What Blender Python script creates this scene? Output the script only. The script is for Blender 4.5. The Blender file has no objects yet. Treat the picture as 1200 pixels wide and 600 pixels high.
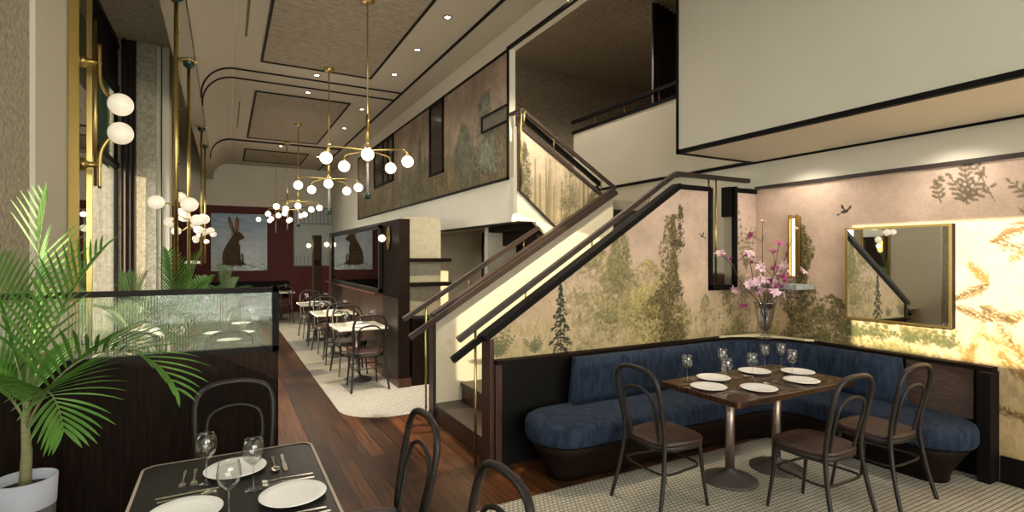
import bpy, bmesh, math, random
import numpy as np
from mathutils import Vector, Matrix, Quaternion
PI = math.pi
random.seed(7)
rng = np.random.default_rng(11)
sc = bpy.context.scene
COL = sc.collection

# ------------------------------------------------------------ materials
def srgb(r, g, b):
    f = lambda c: (c/255/12.92) if c/255 <= .04045 else ((c/255+.055)/1.055)**2.4
    return (f(r), f(g), f(b), 1)

def mat(name, col, rough=.6, metal=0, spec=.5, bump=None, noise=None, coat=0, trans=0, ior=1.45, emit=None, estr=0, sheen=0):
    """bump=(scale, strength, distance, stretch); noise=(scale, amount, colour2, stretch)"""
    m = bpy.data.materials.new(name); m.use_nodes = True
    N = m.node_tree.nodes; L = m.node_tree.links
    b = N['Principled BSDF']
    b.inputs['Base Color'].default_value = col
    b.inputs['Roughness'].default_value = rough
    b.inputs['Metallic'].default_value = metal
    b.inputs['Specular IOR Level'].default_value = spec
    b.inputs['IOR'].default_value = ior
    b.inputs['Coat Weight'].default_value = coat
    b.inputs['Transmission Weight'].default_value = trans
    b.inputs['Sheen Weight'].default_value = sheen
    if emit:
        b.inputs['Emission Color'].default_value = emit
        b.inputs['Emission Strength'].default_value = estr
    tc = N.new('ShaderNodeTexCoord')
    def mapped(st):
        mp = N.new('ShaderNodeMapping'); mp.inputs['Scale'].default_value = st
        L.new(tc.outputs['Object'], mp.inputs['Vector']); return mp
    if noise:
        s, amt, c2, st = noise
        n = N.new('ShaderNodeTexNoise'); n.inputs['Scale'].default_value = s; n.inputs['Detail'].default_value = 5
        L.new(mapped(st).outputs[0], n.inputs['Vector'])
        cr = N.new('ShaderNodeMapRange'); cr.inputs[1].default_value = .35; cr.inputs[2].default_value = .65
        cr.inputs[3].default_value = 0; cr.inputs[4].default_value = amt
        L.new(n.outputs['Fac'], cr.inputs[0])
        mx = N.new('ShaderNodeMix'); mx.data_type = 'RGBA'
        L.new(cr.outputs[0], mx.inputs[0]); mx.inputs[6].default_value = col; mx.inputs[7].default_value = c2
        L.new(mx.outputs[2], b.inputs['Base Color'])
    if bump:
        s, stn, dist, st = bump
        n = N.new('ShaderNodeTexNoise'); n.inputs['Scale'].default_value = s; n.inputs['Detail'].default_value = 4
        L.new(mapped(st).outputs[0], n.inputs['Vector'])
        bp = N.new('ShaderNodeBump'); bp.inputs['Strength'].default_value = stn; bp.inputs['Distance'].default_value = dist
        L.new(n.outputs['Fac'], bp.inputs['Height']); L.new(bp.outputs[0], b.inputs['Normal'])
    return m

M = {}
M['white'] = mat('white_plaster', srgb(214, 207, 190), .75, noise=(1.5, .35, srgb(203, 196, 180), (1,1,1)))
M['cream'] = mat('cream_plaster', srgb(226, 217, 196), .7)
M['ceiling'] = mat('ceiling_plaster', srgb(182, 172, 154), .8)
M['ripple'] = mat('rippled_ceiling_paper', srgb(168, 154, 133), .75, bump=(11, .9, .06, (1, 2.6, 2.6)), noise=(13, .8, srgb(134, 121, 103), (1, 3, 3)))
M['red'] = mat('oxblood_wall', srgb(88, 32, 28), .7, noise=(5, .5, srgb(72, 26, 23), (1,1,1)))
M['concrete'] = mat('board_concrete', srgb(200, 190, 168), .85, bump=(20, .4, .01, (1,1,1)), noise=(26, .75, srgb(150, 139, 118), (1, 1, 1)))
M['black'] = mat('black_trim', srgb(17, 14, 13), .6, spec=.15, noise=(8, .5, srgb(14, 12, 11), (1,1,1)))
M['darkrail'] = mat('dark_walnut_rail', srgb(62, 50, 45), .4, spec=.4, noise=(14, .6, srgb(42, 33, 30), (1,6,6)))
M['walnut'] = mat('dark_walnut', srgb(34, 23, 17), .55, spec=.08, bump=(30, .2, .003, (6,6,.6)), noise=(9, .8, srgb(15, 10, 8), (7, 7, .5)))
M['redwood'] = mat('red_brown_wood', srgb(74, 42, 30), .4, noise=(12, .8, srgb(40, 22, 16), (5, 5, .35)))
M['speckle'] = mat('speckled_dark_hide', srgb(48, 32, 26), .3, spec=.5, bump=(90, .5, .006, (1,1,1)), noise=(70, 1, srgb(22, 15, 12), (1,1,1)))
M['brass'] = mat('brass', srgb(190, 164, 98), .28, metal=1)
M['steel'] = mat('polished_steel', srgb(200, 196, 188), .22, metal=1)
M['mirror'] = mat('mirror_glass', (.88, .88, .86, 1), .015, metal=1)
M['globe'] = mat('opal_globe', srgb(255, 248, 235), .3, emit=srgb(255, 240, 215), estr=3.2)
M['opal'] = mat('opal_glass_dim', srgb(244, 236, 218), .2, emit=srgb(255, 236, 205), estr=.45)
M['lamp'] = mat('lamp_lens', srgb(255, 250, 240), .4, emit=srgb(255, 238, 210), estr=14)
M['green'] = mat('green_marble', srgb(16, 40, 33), .2, noise=(25, .6, srgb(38, 76, 62), (1,1,1)))
M['bentwood'] = mat('bentwood_dark', srgb(40, 32, 28), .42, spec=.4, noise=(16, .5, srgb(27, 21, 18), (1,1,1)))
M['seat'] = mat('brown_seat', srgb(64, 43, 38), .35, spec=.55, bump=(160, .6, .003, (1,1,1)), noise=(60, .7, srgb(52, 34, 30), (1,1,1)))
M['tablewood'] = mat('table_wood', srgb(74, 44, 27), .25, spec=.5, coat=.3, noise=(9, .95, srgb(32, 18, 12), (.8, 9, 1)))
M['tabledark'] = mat('table_grey_wood', srgb(40, 37, 35), .38, spec=.35, coat=0, noise=(10, .8, srgb(24, 22, 21), (9, .8, 1)))
M['marble'] = mat('white_marble', srgb(236, 228, 210), .25, noise=(4, .5, srgb(208, 200, 184), (1,1,1)))
M['iron'] = mat('grey_cast_iron', srgb(74, 68, 66), .5, spec=.4, bump=(60, .2, .002, (1,1,1)))
M['colmetal'] = mat('brushed_column', srgb(168, 150, 138), .35, metal=.9)
M['china'] = mat('white_china', srgb(252, 250, 246), .3, spec=.5)
M['blue'] = mat('blue_velvet', srgb(26, 34, 49), .85, sheen=0, spec=.2, bump=(38, .35, .008, (1,1,.35)), noise=(26, .75, srgb(48, 59, 79), (1,1,.3)))
M['pot'] = mat('pot_white', srgb(186, 189, 202), .5)
M['potdark'] = mat('pot_grey_band', srgb(92, 90, 88), .6)
M['soil'] = mat('soil', srgb(46, 34, 26), .95, bump=(60, .8, .02, (1,1,1)))
M['leaf'] = mat('palm_leaf', srgb(72, 116, 42), .5, spec=.3, noise=(9, .7, srgb(108, 148, 66), (1,1,1)))
M['leaf2'] = mat('palm_leaf_dusky', srgb(92, 122, 76), .45, noise=(9, .7, srgb(132, 154, 104), (1,1,1)))
M['stem'] = mat('palm_stem', srgb(120, 128, 84), .6, noise=(20, .8, srgb(150, 140, 104), (1,1,4)))
M['branch'] = mat('bark', srgb(86, 68, 62), .7)
M['petal'] = mat('petal_pale_pink', srgb(232, 196, 206), .5)
M['petal2'] = mat('petal_magenta', srgb(176, 76, 124), .5)
M['curtain'] = mat('brown_curtain', srgb(78, 64, 58), .9, noise=(30, .4, srgb(60, 48, 44), (4,4,.3)))
M['darkcurtain'] = mat('dark_curtain', srgb(44, 38, 37), .9)
M['shade'] = mat('grey_green_added_blind', srgb(104, 116, 106), .8)
_N = M['shade'].node_tree.nodes; _L = M['shade'].node_tree.links
_t = _N.new('ShaderNodeBsdfTranslucent'); _t.inputs[0].default_value = srgb(120, 138, 124)
_m = _N.new('ShaderNodeMixShader'); _m.inputs[0].default_value = .35
_L.new(_N['Principled BSDF'].outputs[0], _m.inputs[1]); _L.new(_t.outputs[0], _m.inputs[2]); _L.new(_m.outputs[0], _N['Material Output'].inputs[0])
M['damask'] = mat('damask_panel', srgb(196, 184, 160), .7, noise=(14, .5, srgb(168, 156, 132), (1,1,1)))
M['stripe'] = mat('striped_beige_wall', srgb(168, 156, 136), .7, noise=(30, .5, srgb(146, 134, 116), (4,4,.1)))
M['liftmetal'] = mat('lift_door_metal', srgb(120, 116, 112), .35, metal=.6)
M['paleglass'] = mat('pale_patterned_glass', srgb(184, 192, 184), .45, noise=(40, .6, srgb(112, 120, 116), (1,1,1)))
M['texwood'] = mat('rough_sawn_wood', srgb(92, 70, 60), .5, bump=(20, .9, .02, (1, 1.2, 7)), noise=(9, .7, srgb(60, 44, 38), (1, 1, 8)))
M['stone'] = mat('cream_stone', srgb(224, 208, 166), .4)
M['slot'] = mat('slot_grey', srgb(96, 88, 76), .7)

def glass(name, tint, rough=0.0, ior=1.45):
    m = bpy.data.materials.new(name); m.use_nodes = True
    N = m.node_tree.nodes; L = m.node_tree.links; N.clear()
    out = N.new('ShaderNodeOutputMaterial'); g = N.new('ShaderNodeBsdfGlass'); g.inputs['Color'].default_value = tint
    g.inputs['Roughness'].default_value = rough; g.inputs['IOR'].default_value = ior
    L.new(g.outputs[0], out.inputs[0]); return m
def pane(name, tint, gloss=.12, ribs=0):
    """a thin sheet: mostly clear, with a mirror-like sheen that grows at grazing angles"""
    m = bpy.data.materials.new(name); m.use_nodes = True
    N = m.node_tree.nodes; L = m.node_tree.links; N.clear()
    out = N.new('ShaderNodeOutputMaterial'); t = N.new('ShaderNodeBsdfTransparent'); t.inputs[0].default_value = tint
    gl = N.new('ShaderNodeBsdfGlossy'); gl.inputs['Roughness'].default_value = .04
    fr = N.new('ShaderNodeLayerWeight'); fr.inputs[0].default_value = .5
    pw = N.new('ShaderNodeMath'); pw.operation = 'POWER'; pw.inputs[1].default_value = 3.5; L.new(fr.outputs['Facing'], pw.inputs[0])
    ad = N.new('ShaderNodeMath'); ad.operation = 'MULTIPLY_ADD'; ad.inputs[1].default_value = .25 if ribs else .7; ad.inputs[2].default_value = gloss
    L.new(pw.outputs[0], ad.inputs[0])
    mx = N.new('ShaderNodeMixShader'); L.new(ad.outputs[0], mx.inputs[0]); L.new(t.outputs[0], mx.inputs[1]); L.new(gl.outputs[0], mx.inputs[2])
    if ribs:
        tc = N.new('ShaderNodeTexCoord'); sp = N.new('ShaderNodeSeparateXYZ'); L.new(tc.outputs['Object'], sp.inputs[0])
        mu = N.new('ShaderNodeMath'); mu.operation = 'MULTIPLY'; mu.inputs[1].default_value = ribs; L.new(sp.outputs[0], mu.inputs[0])
        sn = N.new('ShaderNodeMath'); sn.operation = 'SINE'; L.new(mu.outputs[0], sn.inputs[0])
        bp = N.new('ShaderNodeBump'); bp.inputs['Strength'].default_value = .03; bp.inputs['Distance'].default_value = .001
        L.new(sn.outputs[0], bp.inputs['Height']); L.new(bp.outputs[0], gl.inputs['Normal'])
        df = N.new('ShaderNodeBsdfDiffuse'); df.inputs[0].default_value = srgb(190, 196, 184)
        m2 = N.new('ShaderNodeMixShader')
        cr = N.new('ShaderNodeMapRange'); cr.inputs[1].default_value = -1; cr.inputs[2].default_value = 1
        cr.inputs[3].default_value = .02; cr.inputs[4].default_value = .15
        L.new(sn.outputs[0], cr.inputs[0]); L.new(cr.outputs[0], m2.inputs[0]); L.new(mx.outputs[0], m2.inputs[1]); L.new(df.outputs[0], m2.inputs[2])
        L.new(m2.outputs[0], out.inputs[0])
    else:
        L.new(mx.outputs[0], out.inputs[0])
    return m
M['glass'] = pane('clear_glass', (.95, .95, .94, 1), .09)
M['ribglass'] = pane('ribbed_glass', (.93, .96, .92, 1), .03, ribs=420)
M['winglass'] = pane('window_glass', (.93, .96, .95, 1), .03)

def planks():
    m = bpy.data.materials.new('wood_plank_floor'); m.use_nodes = True
    N = m.node_tree.nodes; L = m.node_tree.links; b = N['Principled BSDF']
    tc = N.new('ShaderNodeTexCoord'); mp = N.new('ShaderNodeMapping'); mp.inputs['Rotation'].default_value = (0, 0, PI/2)
    L.new(tc.outputs['Object'], mp.inputs[0])
    br = N.new('ShaderNodeTexBrick'); br.inputs['Scale'].default_value = 1; br.inputs['Brick Width'].default_value = 1.9
    br.inputs['Row Height'].default_value = .135; br.inputs['Mortar Size'].default_value = .0035; br.inputs['Mortar Smooth'].default_value = .1
    br.offset = .37
    br.inputs['Color1'].default_value = srgb(98, 59, 34); br.inputs['Color2'].default_value = srgb(52, 33, 22); br.inputs['Mortar'].default_value = srgb(16, 10, 8)
    L.new(mp.outputs[0], br.inputs['Vector'])
    m2 = N.new('ShaderNodeMapping'); m2.inputs['Scale'].default_value = (22, .8, 1); L.new(tc.outputs['Object'], m2.inputs[0])
    n = N.new('ShaderNodeTexNoise'); n.inputs['Scale'].default_value = 2.2; n.inputs['Detail'].default_value = 8; n.inputs['Roughness'].default_value = .65
    L.new(m2.outputs[0], n.inputs['Vector'])
    cr = N.new('ShaderNodeMapRange'); cr.inputs[1].default_value = .3; cr.inputs[2].default_value = .7; cr.inputs[3].default_value = .08; cr.inputs[4].default_value = 1.7
    L.new(n.outputs['Fac'], cr.inputs[0])
    mx = N.new('ShaderNodeMix'); mx.data_type = 'RGBA'; mx.blend_type = 'MULTIPLY'; mx.inputs[0].default_value = 1
    L.new(br.outputs['Color'], mx.inputs[6]); L.new(cr.outputs[0], mx.inputs[7]); L.new(mx.outputs[2], b.inputs['Base Color'])
    b.inputs['Roughness'].default_value = .34; b.inputs['Specular IOR Level'].default_value = .22
    bp = N.new('ShaderNodeBump'); bp.inputs['Strength'].default_value = .35; bp.inputs['Distance'].default_value = .004
    L.new(n.outputs['Fac'], bp.inputs['Height']); L.new(bp.outputs[0], b.inputs['Normal'])
    return m
M['planks'] = planks()

def tiles():
    m = bpy.data.materials.new('small_white_tiles'); m.use_nodes = True
    N = m.node_tree.nodes; L = m.node_tree.links; b = N['Principled BSDF']
    tc = N.new('ShaderNodeTexCoord')
    br = N.new('ShaderNodeTexBrick'); br.inputs['Scale'].default_value = 1; br.inputs['Brick Width'].default_value = .034
    br.inputs['Row Height'].default_value = .034; br.inputs['Mortar Size'].default_value = .0042; br.inputs['Mortar Smooth'].default_value = .2
    br.offset = .5
    br.inputs['Color1'].default_value = srgb(212, 206, 192); br.inputs['Color2'].default_value = srgb(196, 190, 176); br.inputs['Mortar'].default_value = srgb(104, 96, 82)
    L.new(tc.outputs['Object'], br.inputs['Vector']); L.new(br.outputs['Color'], b.inputs['Base Color'])
    b.inputs['Roughness'].default_value = .3
    bp = N.new('ShaderNodeBump'); bp.inputs['Strength'].default_value = .4; bp.inputs['Distance'].default_value = .003; bp.invert = True
    L.new(br.outputs['Fac'], bp.inputs['Height']); L.new(bp.outputs[0], b.inputs['Normal'])
    return m
M['tiles'] = tiles()

def painted(name, rough=.7):
    m = bpy.data.materials.new(name); m.use_nodes = True
    N = m.node_tree.nodes; L = m.node_tree.links; b = N['Principled BSDF']
    a = N.new('ShaderNodeAttribute'); a.attribute_name = 'paint'
    tc = N.new('ShaderNodeTexCoord'); n = N.new('ShaderNodeTexNoise'); n.inputs['Scale'].default_value = 45; n.inputs['Detail'].default_value = 3
    L.new(tc.outputs['Object'], n.inputs['Vector'])
    cr = N.new('ShaderNodeMapRange'); cr.inputs[1].default_value = .3; cr.inputs[2].default_value = .7; cr.inputs[3].default_value = .93; cr.inputs[4].default_value = 1.06
    L.new(n.outputs['Fac'], cr.inputs[0])
    mx = N.new('ShaderNodeMix'); mx.data_type = 'RGBA'; mx.blend_type = 'MULTIPLY'; mx.inputs[0].default_value = 1
    L.new(a.outputs['Color'], mx.inputs[6]); L.new(cr.outputs[0], mx.inputs[7])
    L.new(mx.outputs[2], b.inputs['Base Color']); b.inputs['Roughness'].default_value = rough
    b.inputs['Specular IOR Level'].default_value = .25
    return m
M['paint'] = painted('painted_scenic_paper')
M['canvas'] = painted('painted_canvas')

# ------------------------------------------------------------ mesh builder
class MB:
    def __init__(s): s.v = []; s.f = []; s.sm = []
    def add(s, vs, fs, smooth=False):
        n = len(s.v); s.v += [tuple(v) for v in vs]; s.f += [tuple(i+n for i in f) for f in fs]; s.sm += [smooth]*len(fs); return s
    def box(s, x0, y0, z0, x1, y1, z1, bev=0):
        if bev: return s.prism([(x0, y0), (x1, y0), (x1, y1), (x0, y1)], z0, z1, bev=bev)
        vs = [(x, y, z) for z in (z0, z1) for (x, y) in ((x0, y0), (x1, y0), (x1, y1), (x0, y1))]
        return s.add(vs, [(3,2,1,0), (4,5,6,7), (0,1,5,4), (1,2,6,5), (2,3,7,6), (3,0,4,7)])
    def prism(s, pts, z0, z1, axis='z', bev=0):
        """extrude a 2D outline: axis z -> (x,y), axis y -> (x,z), axis x -> (y,z)"""
        n = len(pts)
        def mk(p, q):
            if axis == 'z': return (p[0], p[1], q)
            if axis == 'y': return (p[0], q, p[1])
            return (q, p[0], p[1])
        rings = [(pts, z0), (pts, z1)]
        if bev:
            ins = inset(pts, bev)
            rings = [(ins, z0), (pts, z0+bev), (pts, z1-bev), (ins, z1)]
        vs = [mk(p, q) for (r, q) in rings for p in r]
        fs = []
        for k in range(len(rings)-1):
            for i in range(n):
                j = (i+1) % n; fs.append((k*n+i, k*n+j, (k+1)*n+j, (k+1)*n+i))
        fs.append(tuple(range(n-1, -1, -1))); fs.append(tuple(range((len(rings)-1)*n, len(rings)*n)))
        return s.add(vs, fs)
    def loft(s, rings, smooth=True, closed=True, caps=True):
        n = len(rings[0]); vs = [p for r in rings for p in r]; fs = []
        for k in range(len(rings)-1):
            for i in range(n if closed else n-1):
                j = (i+1) % n; fs.append((k*n+i, k*n+j, (k+1)*n+j, (k+1)*n+i))
        s.add(vs, fs, smooth)
        if caps:
            m0 = len(s.v) - len(vs)
            s.f.append(tuple(m0+i for i in range(n-1, -1, -1))); s.sm.append(False)
            s.f.append(tuple(m0+(len(rings)-1)*n+i for i in range(n))); s.sm.append(False)
        return s
    def lathe(s, prof, c=(0, 0, 0), seg=24, smooth=True, axis='z', caps=False):
        vs = []; n = len(prof)
        for r, z in prof:
            for i in range(seg):
                a = 2*PI*i/seg
                p = (r*math.cos(a), r*math.sin(a), z)
                if axis == 'x': p = (p[2], p[0], p[1])
                if axis == 'y': p = (p[0], p[2], p[1])
                vs.append((c[0]+p[0], c[1]+p[1], c[2]+p[2]))
        fs = []
        for k in range(n-1):
            for i in range(seg):
                j = (i+1) % seg; fs.append((k*seg+i, k*seg+j, (k+1)*seg+j, (k+1)*seg+i))
        s.add(vs, fs, smooth)
        if caps:
            m0 = len(s.v)-len(vs)
            s.f.append(tuple(m0+i for i in range(seg-1, -1, -1))); s.sm.append(False)
            s.f.append(tuple(m0+(n-1)*seg+i for i in range(seg))); s.sm.append(False)
        return s
    def ball(s, c, r, seg=20, sz=1.0):
        n = max(6, seg//2); prof = [(max(1e-4, r*math.sin(PI*k/n)), -r*sz*math.cos(PI*k/n)) for k in range(n+1)]
        return s.lathe(prof, c, seg)
    def cyl(s, p0, p1, r, seg=12, r1=None):
        return s.tube([p0, p1], r if r1 is None else [r, r1], seg)
    def tube(s, pts, r, seg=8, closed=False, smooth=True):
        P = [Vector(p) for p in pts]; n = len(P)
        R = r if isinstance(r, (list, tuple)) else [r]*n
        T = []
        for i in range(n):
            a = P[(i-1) % n] if (closed or i > 0) else P[i]; b = P[(i+1) % n] if (closed or i < n-1) else P[i]
            T.append((b-a).normalized())
        up = Vector((0, 0, 1)) if abs(T[0].z) < .9 else Vector((1, 0, 0))
        N0 = T[0].cross(up).normalized(); rings = []
        for i in range(n):
            if i:
                q = T[i-1].rotation_difference(T[i]); N0 = (q @ N0).normalized()
            B = T[i].cross(N0)
            rings.append([tuple(P[i] + (N0*math.cos(2*PI*k/seg) + B*math.sin(2*PI*k/seg))*R[i]) for k in range(seg)])
        if closed: rings.append(rings[0])
        return s.loft(rings, smooth, True, not closed)
    def bar(s, p0, p1, w, h):
        """rectangular bar between two points, w across, h in the vertical plane"""
        a, b = Vector(p0), Vector(p1); t = (b-a).normalized(); up = Vector((0, 0, 1))
        sd = t.cross(up).normalized()*w/2; u = sd.cross(t).normalized()*h/2
        r = lambda p: [tuple(p+sd+u), tuple(p-sd+u), tuple(p-sd-u), tuple(p+sd-u)]
        return s.loft([r(a), r(b)], False)
    def build(s, name, m, parent=None, loc=None):
        me = bpy.data.meshes.new(name); me.from_pydata(s.v, [], s.f); me.update()
        me.polygons.foreach_set('use_smooth', s.sm)
        bm = bmesh.new(); bm.from_mesh(me); bmesh.ops.recalc_face_normals(bm, faces=bm.faces); bm.to_mesh(me); bm.free()
        me.materials.append(M[m] if isinstance(m, str) else m)
        o = bpy.data.objects.new(name, me); COL.objects.link(o)
        if parent is not None: o.parent = parent
        if loc is not None: o.location = loc
        return o

def inset(pts, d):
    n = len(pts); out = []
    A = sum(pts[i][0]*pts[(i+1) % n][1]-pts[(i+1) % n][0]*pts[i][1] for i in range(n)); sgn = 1 if A > 0 else -1
    for i in range(n):
        p0, p1, p2 = Vector(pts[i-1]), Vector(pts[i]), Vector(pts[(i+1) % n])
        d1 = (p1-p0).normalized(); d2 = (p2-p1).normalized()
        n1 = Vector((-d1.y, d1.x))*sgn; n2 = Vector((-d2.y, d2.x))*sgn
        b = (n1+n2); k = b.length
        b = b/k if k > 1e-6 else n1
        c = max(.35, b.dot(n1)); q = p1+b*d/c; out.append((q.x, q.y))
    return out
def rrect(x0, y0, x1, y1, r, n=6):
    out = []
    for cx, cy, a0 in ((x1-r, y1-r, 0), (x0+r, y1-r, 90), (x0+r, y0+r, 180), (x1-r, y0+r, 270)):
        for k in range(n+1):
            a = math.radians(a0+90*k/n); out.append((cx+r*math.cos(a), cy+r*math.sin(a)))
    return out
def smooth(pts, per=6, closed=False):
    """Catmull-Rom through points"""
    P = [Vector(p) for p in pts]; n = len(P); out = []
    for i in range(n if closed else n-1):
        g = lambda k: P[k % n] if closed else P[max(0, min(n-1, k))]
        a, b, c, d = g(i-1), g(i), g(i+1), g(i+2)
        for k in range(per):
            t = k/per
            out.append(tuple(.5*((2*b)+(c-a)*t+(2*a-5*b+4*c-d)*t*t+(3*b-a-3*c+d)*t**3)))
    if not closed: out.append(tuple(P[-1]))
    return out

def tag(o, label, cat, group=None, kind=None):
    if kind: o['kind'] = kind
    if label: o['label'] = label
    if cat: o['category'] = cat
    if group: o['group'] = group
    return o
def thing(name, label, cat, loc=(0, 0, 0), rz=0, group=None):
    o = bpy.data.objects.new(name, None); COL.objects.link(o); o.empty_display_size = .1
    o.location = loc; o.rotation_euler = (0, 0, rz); return tag(o, label, cat, group)
def dup(root, loc, rz, label, group=None):
    r = root.copy(); COL.objects.link(r); r.location = loc; r.rotation_euler = (0, 0, rz); r['label'] = label
    if group: r['group'] = group
    for ch in list(root.children):
        c = ch.copy(); COL.objects.link(c); c.parent = r
        for g in list(ch.children):
            d = g.copy(); COL.objects.link(d); d.parent = c
    return r
def struct(name, mb, m, label=None, cat=None):
    o = mb.build(name, m); o['kind'] = 'structure'
    if label: tag(o, label, cat)
    return o
def S(name, x0, y0, z0, x1, y1, z1, m, label=None, cat=None):
    return struct(name, MB().box(x0, y0, z0, x1, y1, z1), m, label, cat)

# ------------------------------------------------------------ key measures
XR, YM, YI = 5.14, 3.83, 5.15      # mirror wall, mural wall, inner stair wall
XL, XW = -1.15, -1.35              # pier face, window plane on the left
ZC, ZM = 4.38, 2.62                # main ceiling, mezzanine mural bottom
XM, YF = 2.95, 17.4                # mezzanine wall, far wall
YP, XP = 3.83, .31                 # low glazed partition

# ------------------------------------------------------------ floor
S('floor', -2.2, -4.2, -.1, 9.2, YF+.3, 0, 'planks', 'dark wood plank floor running down the dining room', 'floor')
def tile_area(name, pts, label): struct(name, MB().prism(pts, 0.0, .004), 'tiles', label, 'floor')
c1 = [(1.09, 17.35), (1.09, 6.02)] + [(1.59-.5*math.cos(a), 6.02-.5*math.sin(a)) for a in [PI/2*k/10 for k in range(1, 11)]] + [(5.1, 5.52), (5.1, 17.35)]
tile_area('floor_tiles', c1, 'small white mosaic tile floor beneath the row of marble tables')
c2 = [(1.59, -4), (5.1, -4), (5.1, 3.21), (1.59, 3.21)] + [(1.59-.5*math.sin(a), 2.71+.5*math.cos(a)) for a in [PI/2*k/10 for k in range(1, 11)]] + [(1.09, -4)]
tile_area('floor_tiles', c2, 'small white mosaic tile floor beneath the banquette table')

# ------------------------------------------------------------ left wall
S('wall_left', -1.75, -4.2, 0, -1.35, -1.7, 4.9, 'concrete')
S('wall_left', -1.75, -1.7, 0, -1.35, .6, 2.43, 'concrete')       # under the high window
S('wall_left', -1.75, -1.7, 3.7, -1.35, .6, 4.9, 'concrete')
S('wall_left', -1.75, .6, 0, -1.35, 2.85, 4.9, 'concrete')
S('wall_left', -1.75, 2.85, 0, -1.35, 4.0, 1.2, 'concrete')
S('wall_left', -1.75, 2.85, 3.35, -1.35, 4.0, 4.9, 'concrete')
S('wall_left', -1.75, 4.0, 0, XL, 4.64, 4.9, 'concrete', 'raw concrete pier beside the potted palm', 'wall')
S('wall_left', -1.75, 4.64, 0, XL+.03, 6.15, 4.9, 'cream', 'cream plaster pier carrying the tall brass mirror', 'wall')
S('wall_left', -1.75, 6.15, 0, -1.35, 9.4, .12, 'black')
S('wall_left', -1.75, 9.4, 0, -.9, 10.3, 4.9, 'concrete', 'square concrete pier behind the brass pendants', 'wall')
S('wall_left', -.9, 9.45, 0, -.74, 9.9, 4.9, 'cream')
S('wall_left', -1.75, 10.3, 0, -1.35, 13.6, .12, 'black')
S('wall_left', -1.75, 13.6, 0, -1.3, YF, 4.9, 'concrete')
S('trim_1', -.84, 9.4, 0, -.83, 9.45, 4.9, 'black')
def mullions(name, y0, y1, z0, z1, ys, zs, pane_z=None, blind=None):
    b = MB()
    for y in [y0+.03, y1-.03]+ys: b.box(-1.40, y-.03, z0, -1.36, y+.03, z1)
    for z in [z0+.03, z1-.03]+zs: b.box(-1.42, y0, z-.035, -1.34, y1, z+.035)
    w = b.build(name, 'black'); w['kind'] = 'structure'
    MB().box(-1.39, y0, z0, -1.38, y1, z1).build('window_pane', 'winglass', w)
    if blind: MB().box(-1.455, y0+.02, blind, -1.45, y1-.02, z1).build('added_sun_blind', 'shade', w)  # blind added to keep sun off the mezzanine mural
    return w
mullions('window_1', -1.7, .6, 2.43, 3.7, [], [])
mullions('window_2', 2.85, 4.0, 1.2, 3.35, [], [])
mullions('window_3', 6.15, 9.4, .12, 4.75, [7.7], [3.0, 4.1], blind=2.95)
mullions('window_4', 10.3, 13.6, .12, 4.75, [11.4, 12.5], [3.0, 4.1], blind=2.95)
S('wall_left', -1.48, 6.15, 4.12, -1.36, 9.4, 4.9, 'black')
b = MB().box(-14, 15.5, -.1, -1.9, 15.9, 9)
ow = struct('wall_opposite', b, mat('render_grey_green', srgb(92, 104, 94), .9, noise=(.6, .6, srgb(72, 84, 76), (1,1,1))), 'grey green neighbouring building seen through street windows', 'building')
S('ground_street', -16, -12, -.2, -1.76, 16, -.1, 'iron')
# recess ceiling, beam and cove
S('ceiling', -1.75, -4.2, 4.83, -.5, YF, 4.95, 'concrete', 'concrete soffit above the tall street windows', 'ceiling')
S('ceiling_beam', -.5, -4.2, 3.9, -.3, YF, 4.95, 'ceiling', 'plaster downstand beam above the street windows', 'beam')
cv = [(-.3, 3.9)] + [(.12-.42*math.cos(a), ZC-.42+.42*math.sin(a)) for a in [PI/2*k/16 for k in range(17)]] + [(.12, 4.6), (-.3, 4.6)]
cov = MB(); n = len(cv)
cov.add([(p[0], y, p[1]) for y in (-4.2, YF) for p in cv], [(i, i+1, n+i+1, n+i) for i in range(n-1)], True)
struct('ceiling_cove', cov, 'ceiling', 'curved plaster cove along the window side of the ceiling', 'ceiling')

# ------------------------------------------------------------ ceilings
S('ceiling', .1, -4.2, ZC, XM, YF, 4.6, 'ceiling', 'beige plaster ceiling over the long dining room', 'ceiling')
S('ceiling', XM, -4.2, 5.6, 9.2, 9.6, 5.7, 'ripple', 'rippled brown ceiling high over the staircase', 'ceiling')
S('ceiling_beam', XM-.03, -4.2, 4.15, XM+.1, YF, 5.7, 'white', 'pale plaster beam along the mezzanine ceiling edge', 'beam')
for (y0, y1) in ((2.0, 8.0), (9.5, 13.3), (14.75, 16.6)):
    S('ceiling_panel', .44, y0, ZC-.006, 1.92, y1, ZC+.01, 'ripple', {2.0: 'nearest rippled ceiling panel framed in black', 9.5: 'middle rippled ceiling panel framed in black', 14.75: 'farthest rippled ceiling panel framed in black'}[y0], 'ceiling')
    t = MB(); w = .014
    for a in ((.44-w, y0-w, .44+w, y1+w), (1.92-w, y0-w, 1.92+w, y1+w), (.44, y0-w, 1.92, y0+w), (.44, y1-w, 1.92, y1+w)):
        t.box(a[0], a[1], ZC-.02, a[2], a[3], ZC)
    struct('trim_2', t, 'black', {2.0: 'black frame line around the nearest ceiling panel', 9.5: 'black frame line around the middle ceiling panel', 14.75: 'black frame line around the farthest ceiling panel'}[y0], 'trim')
S('trim_3', 2.535, -4.2, ZC-.02, 2.565, YF, ZC, 'black', 'long black line set in the ceiling near the mezzanine', 'trim')
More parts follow.
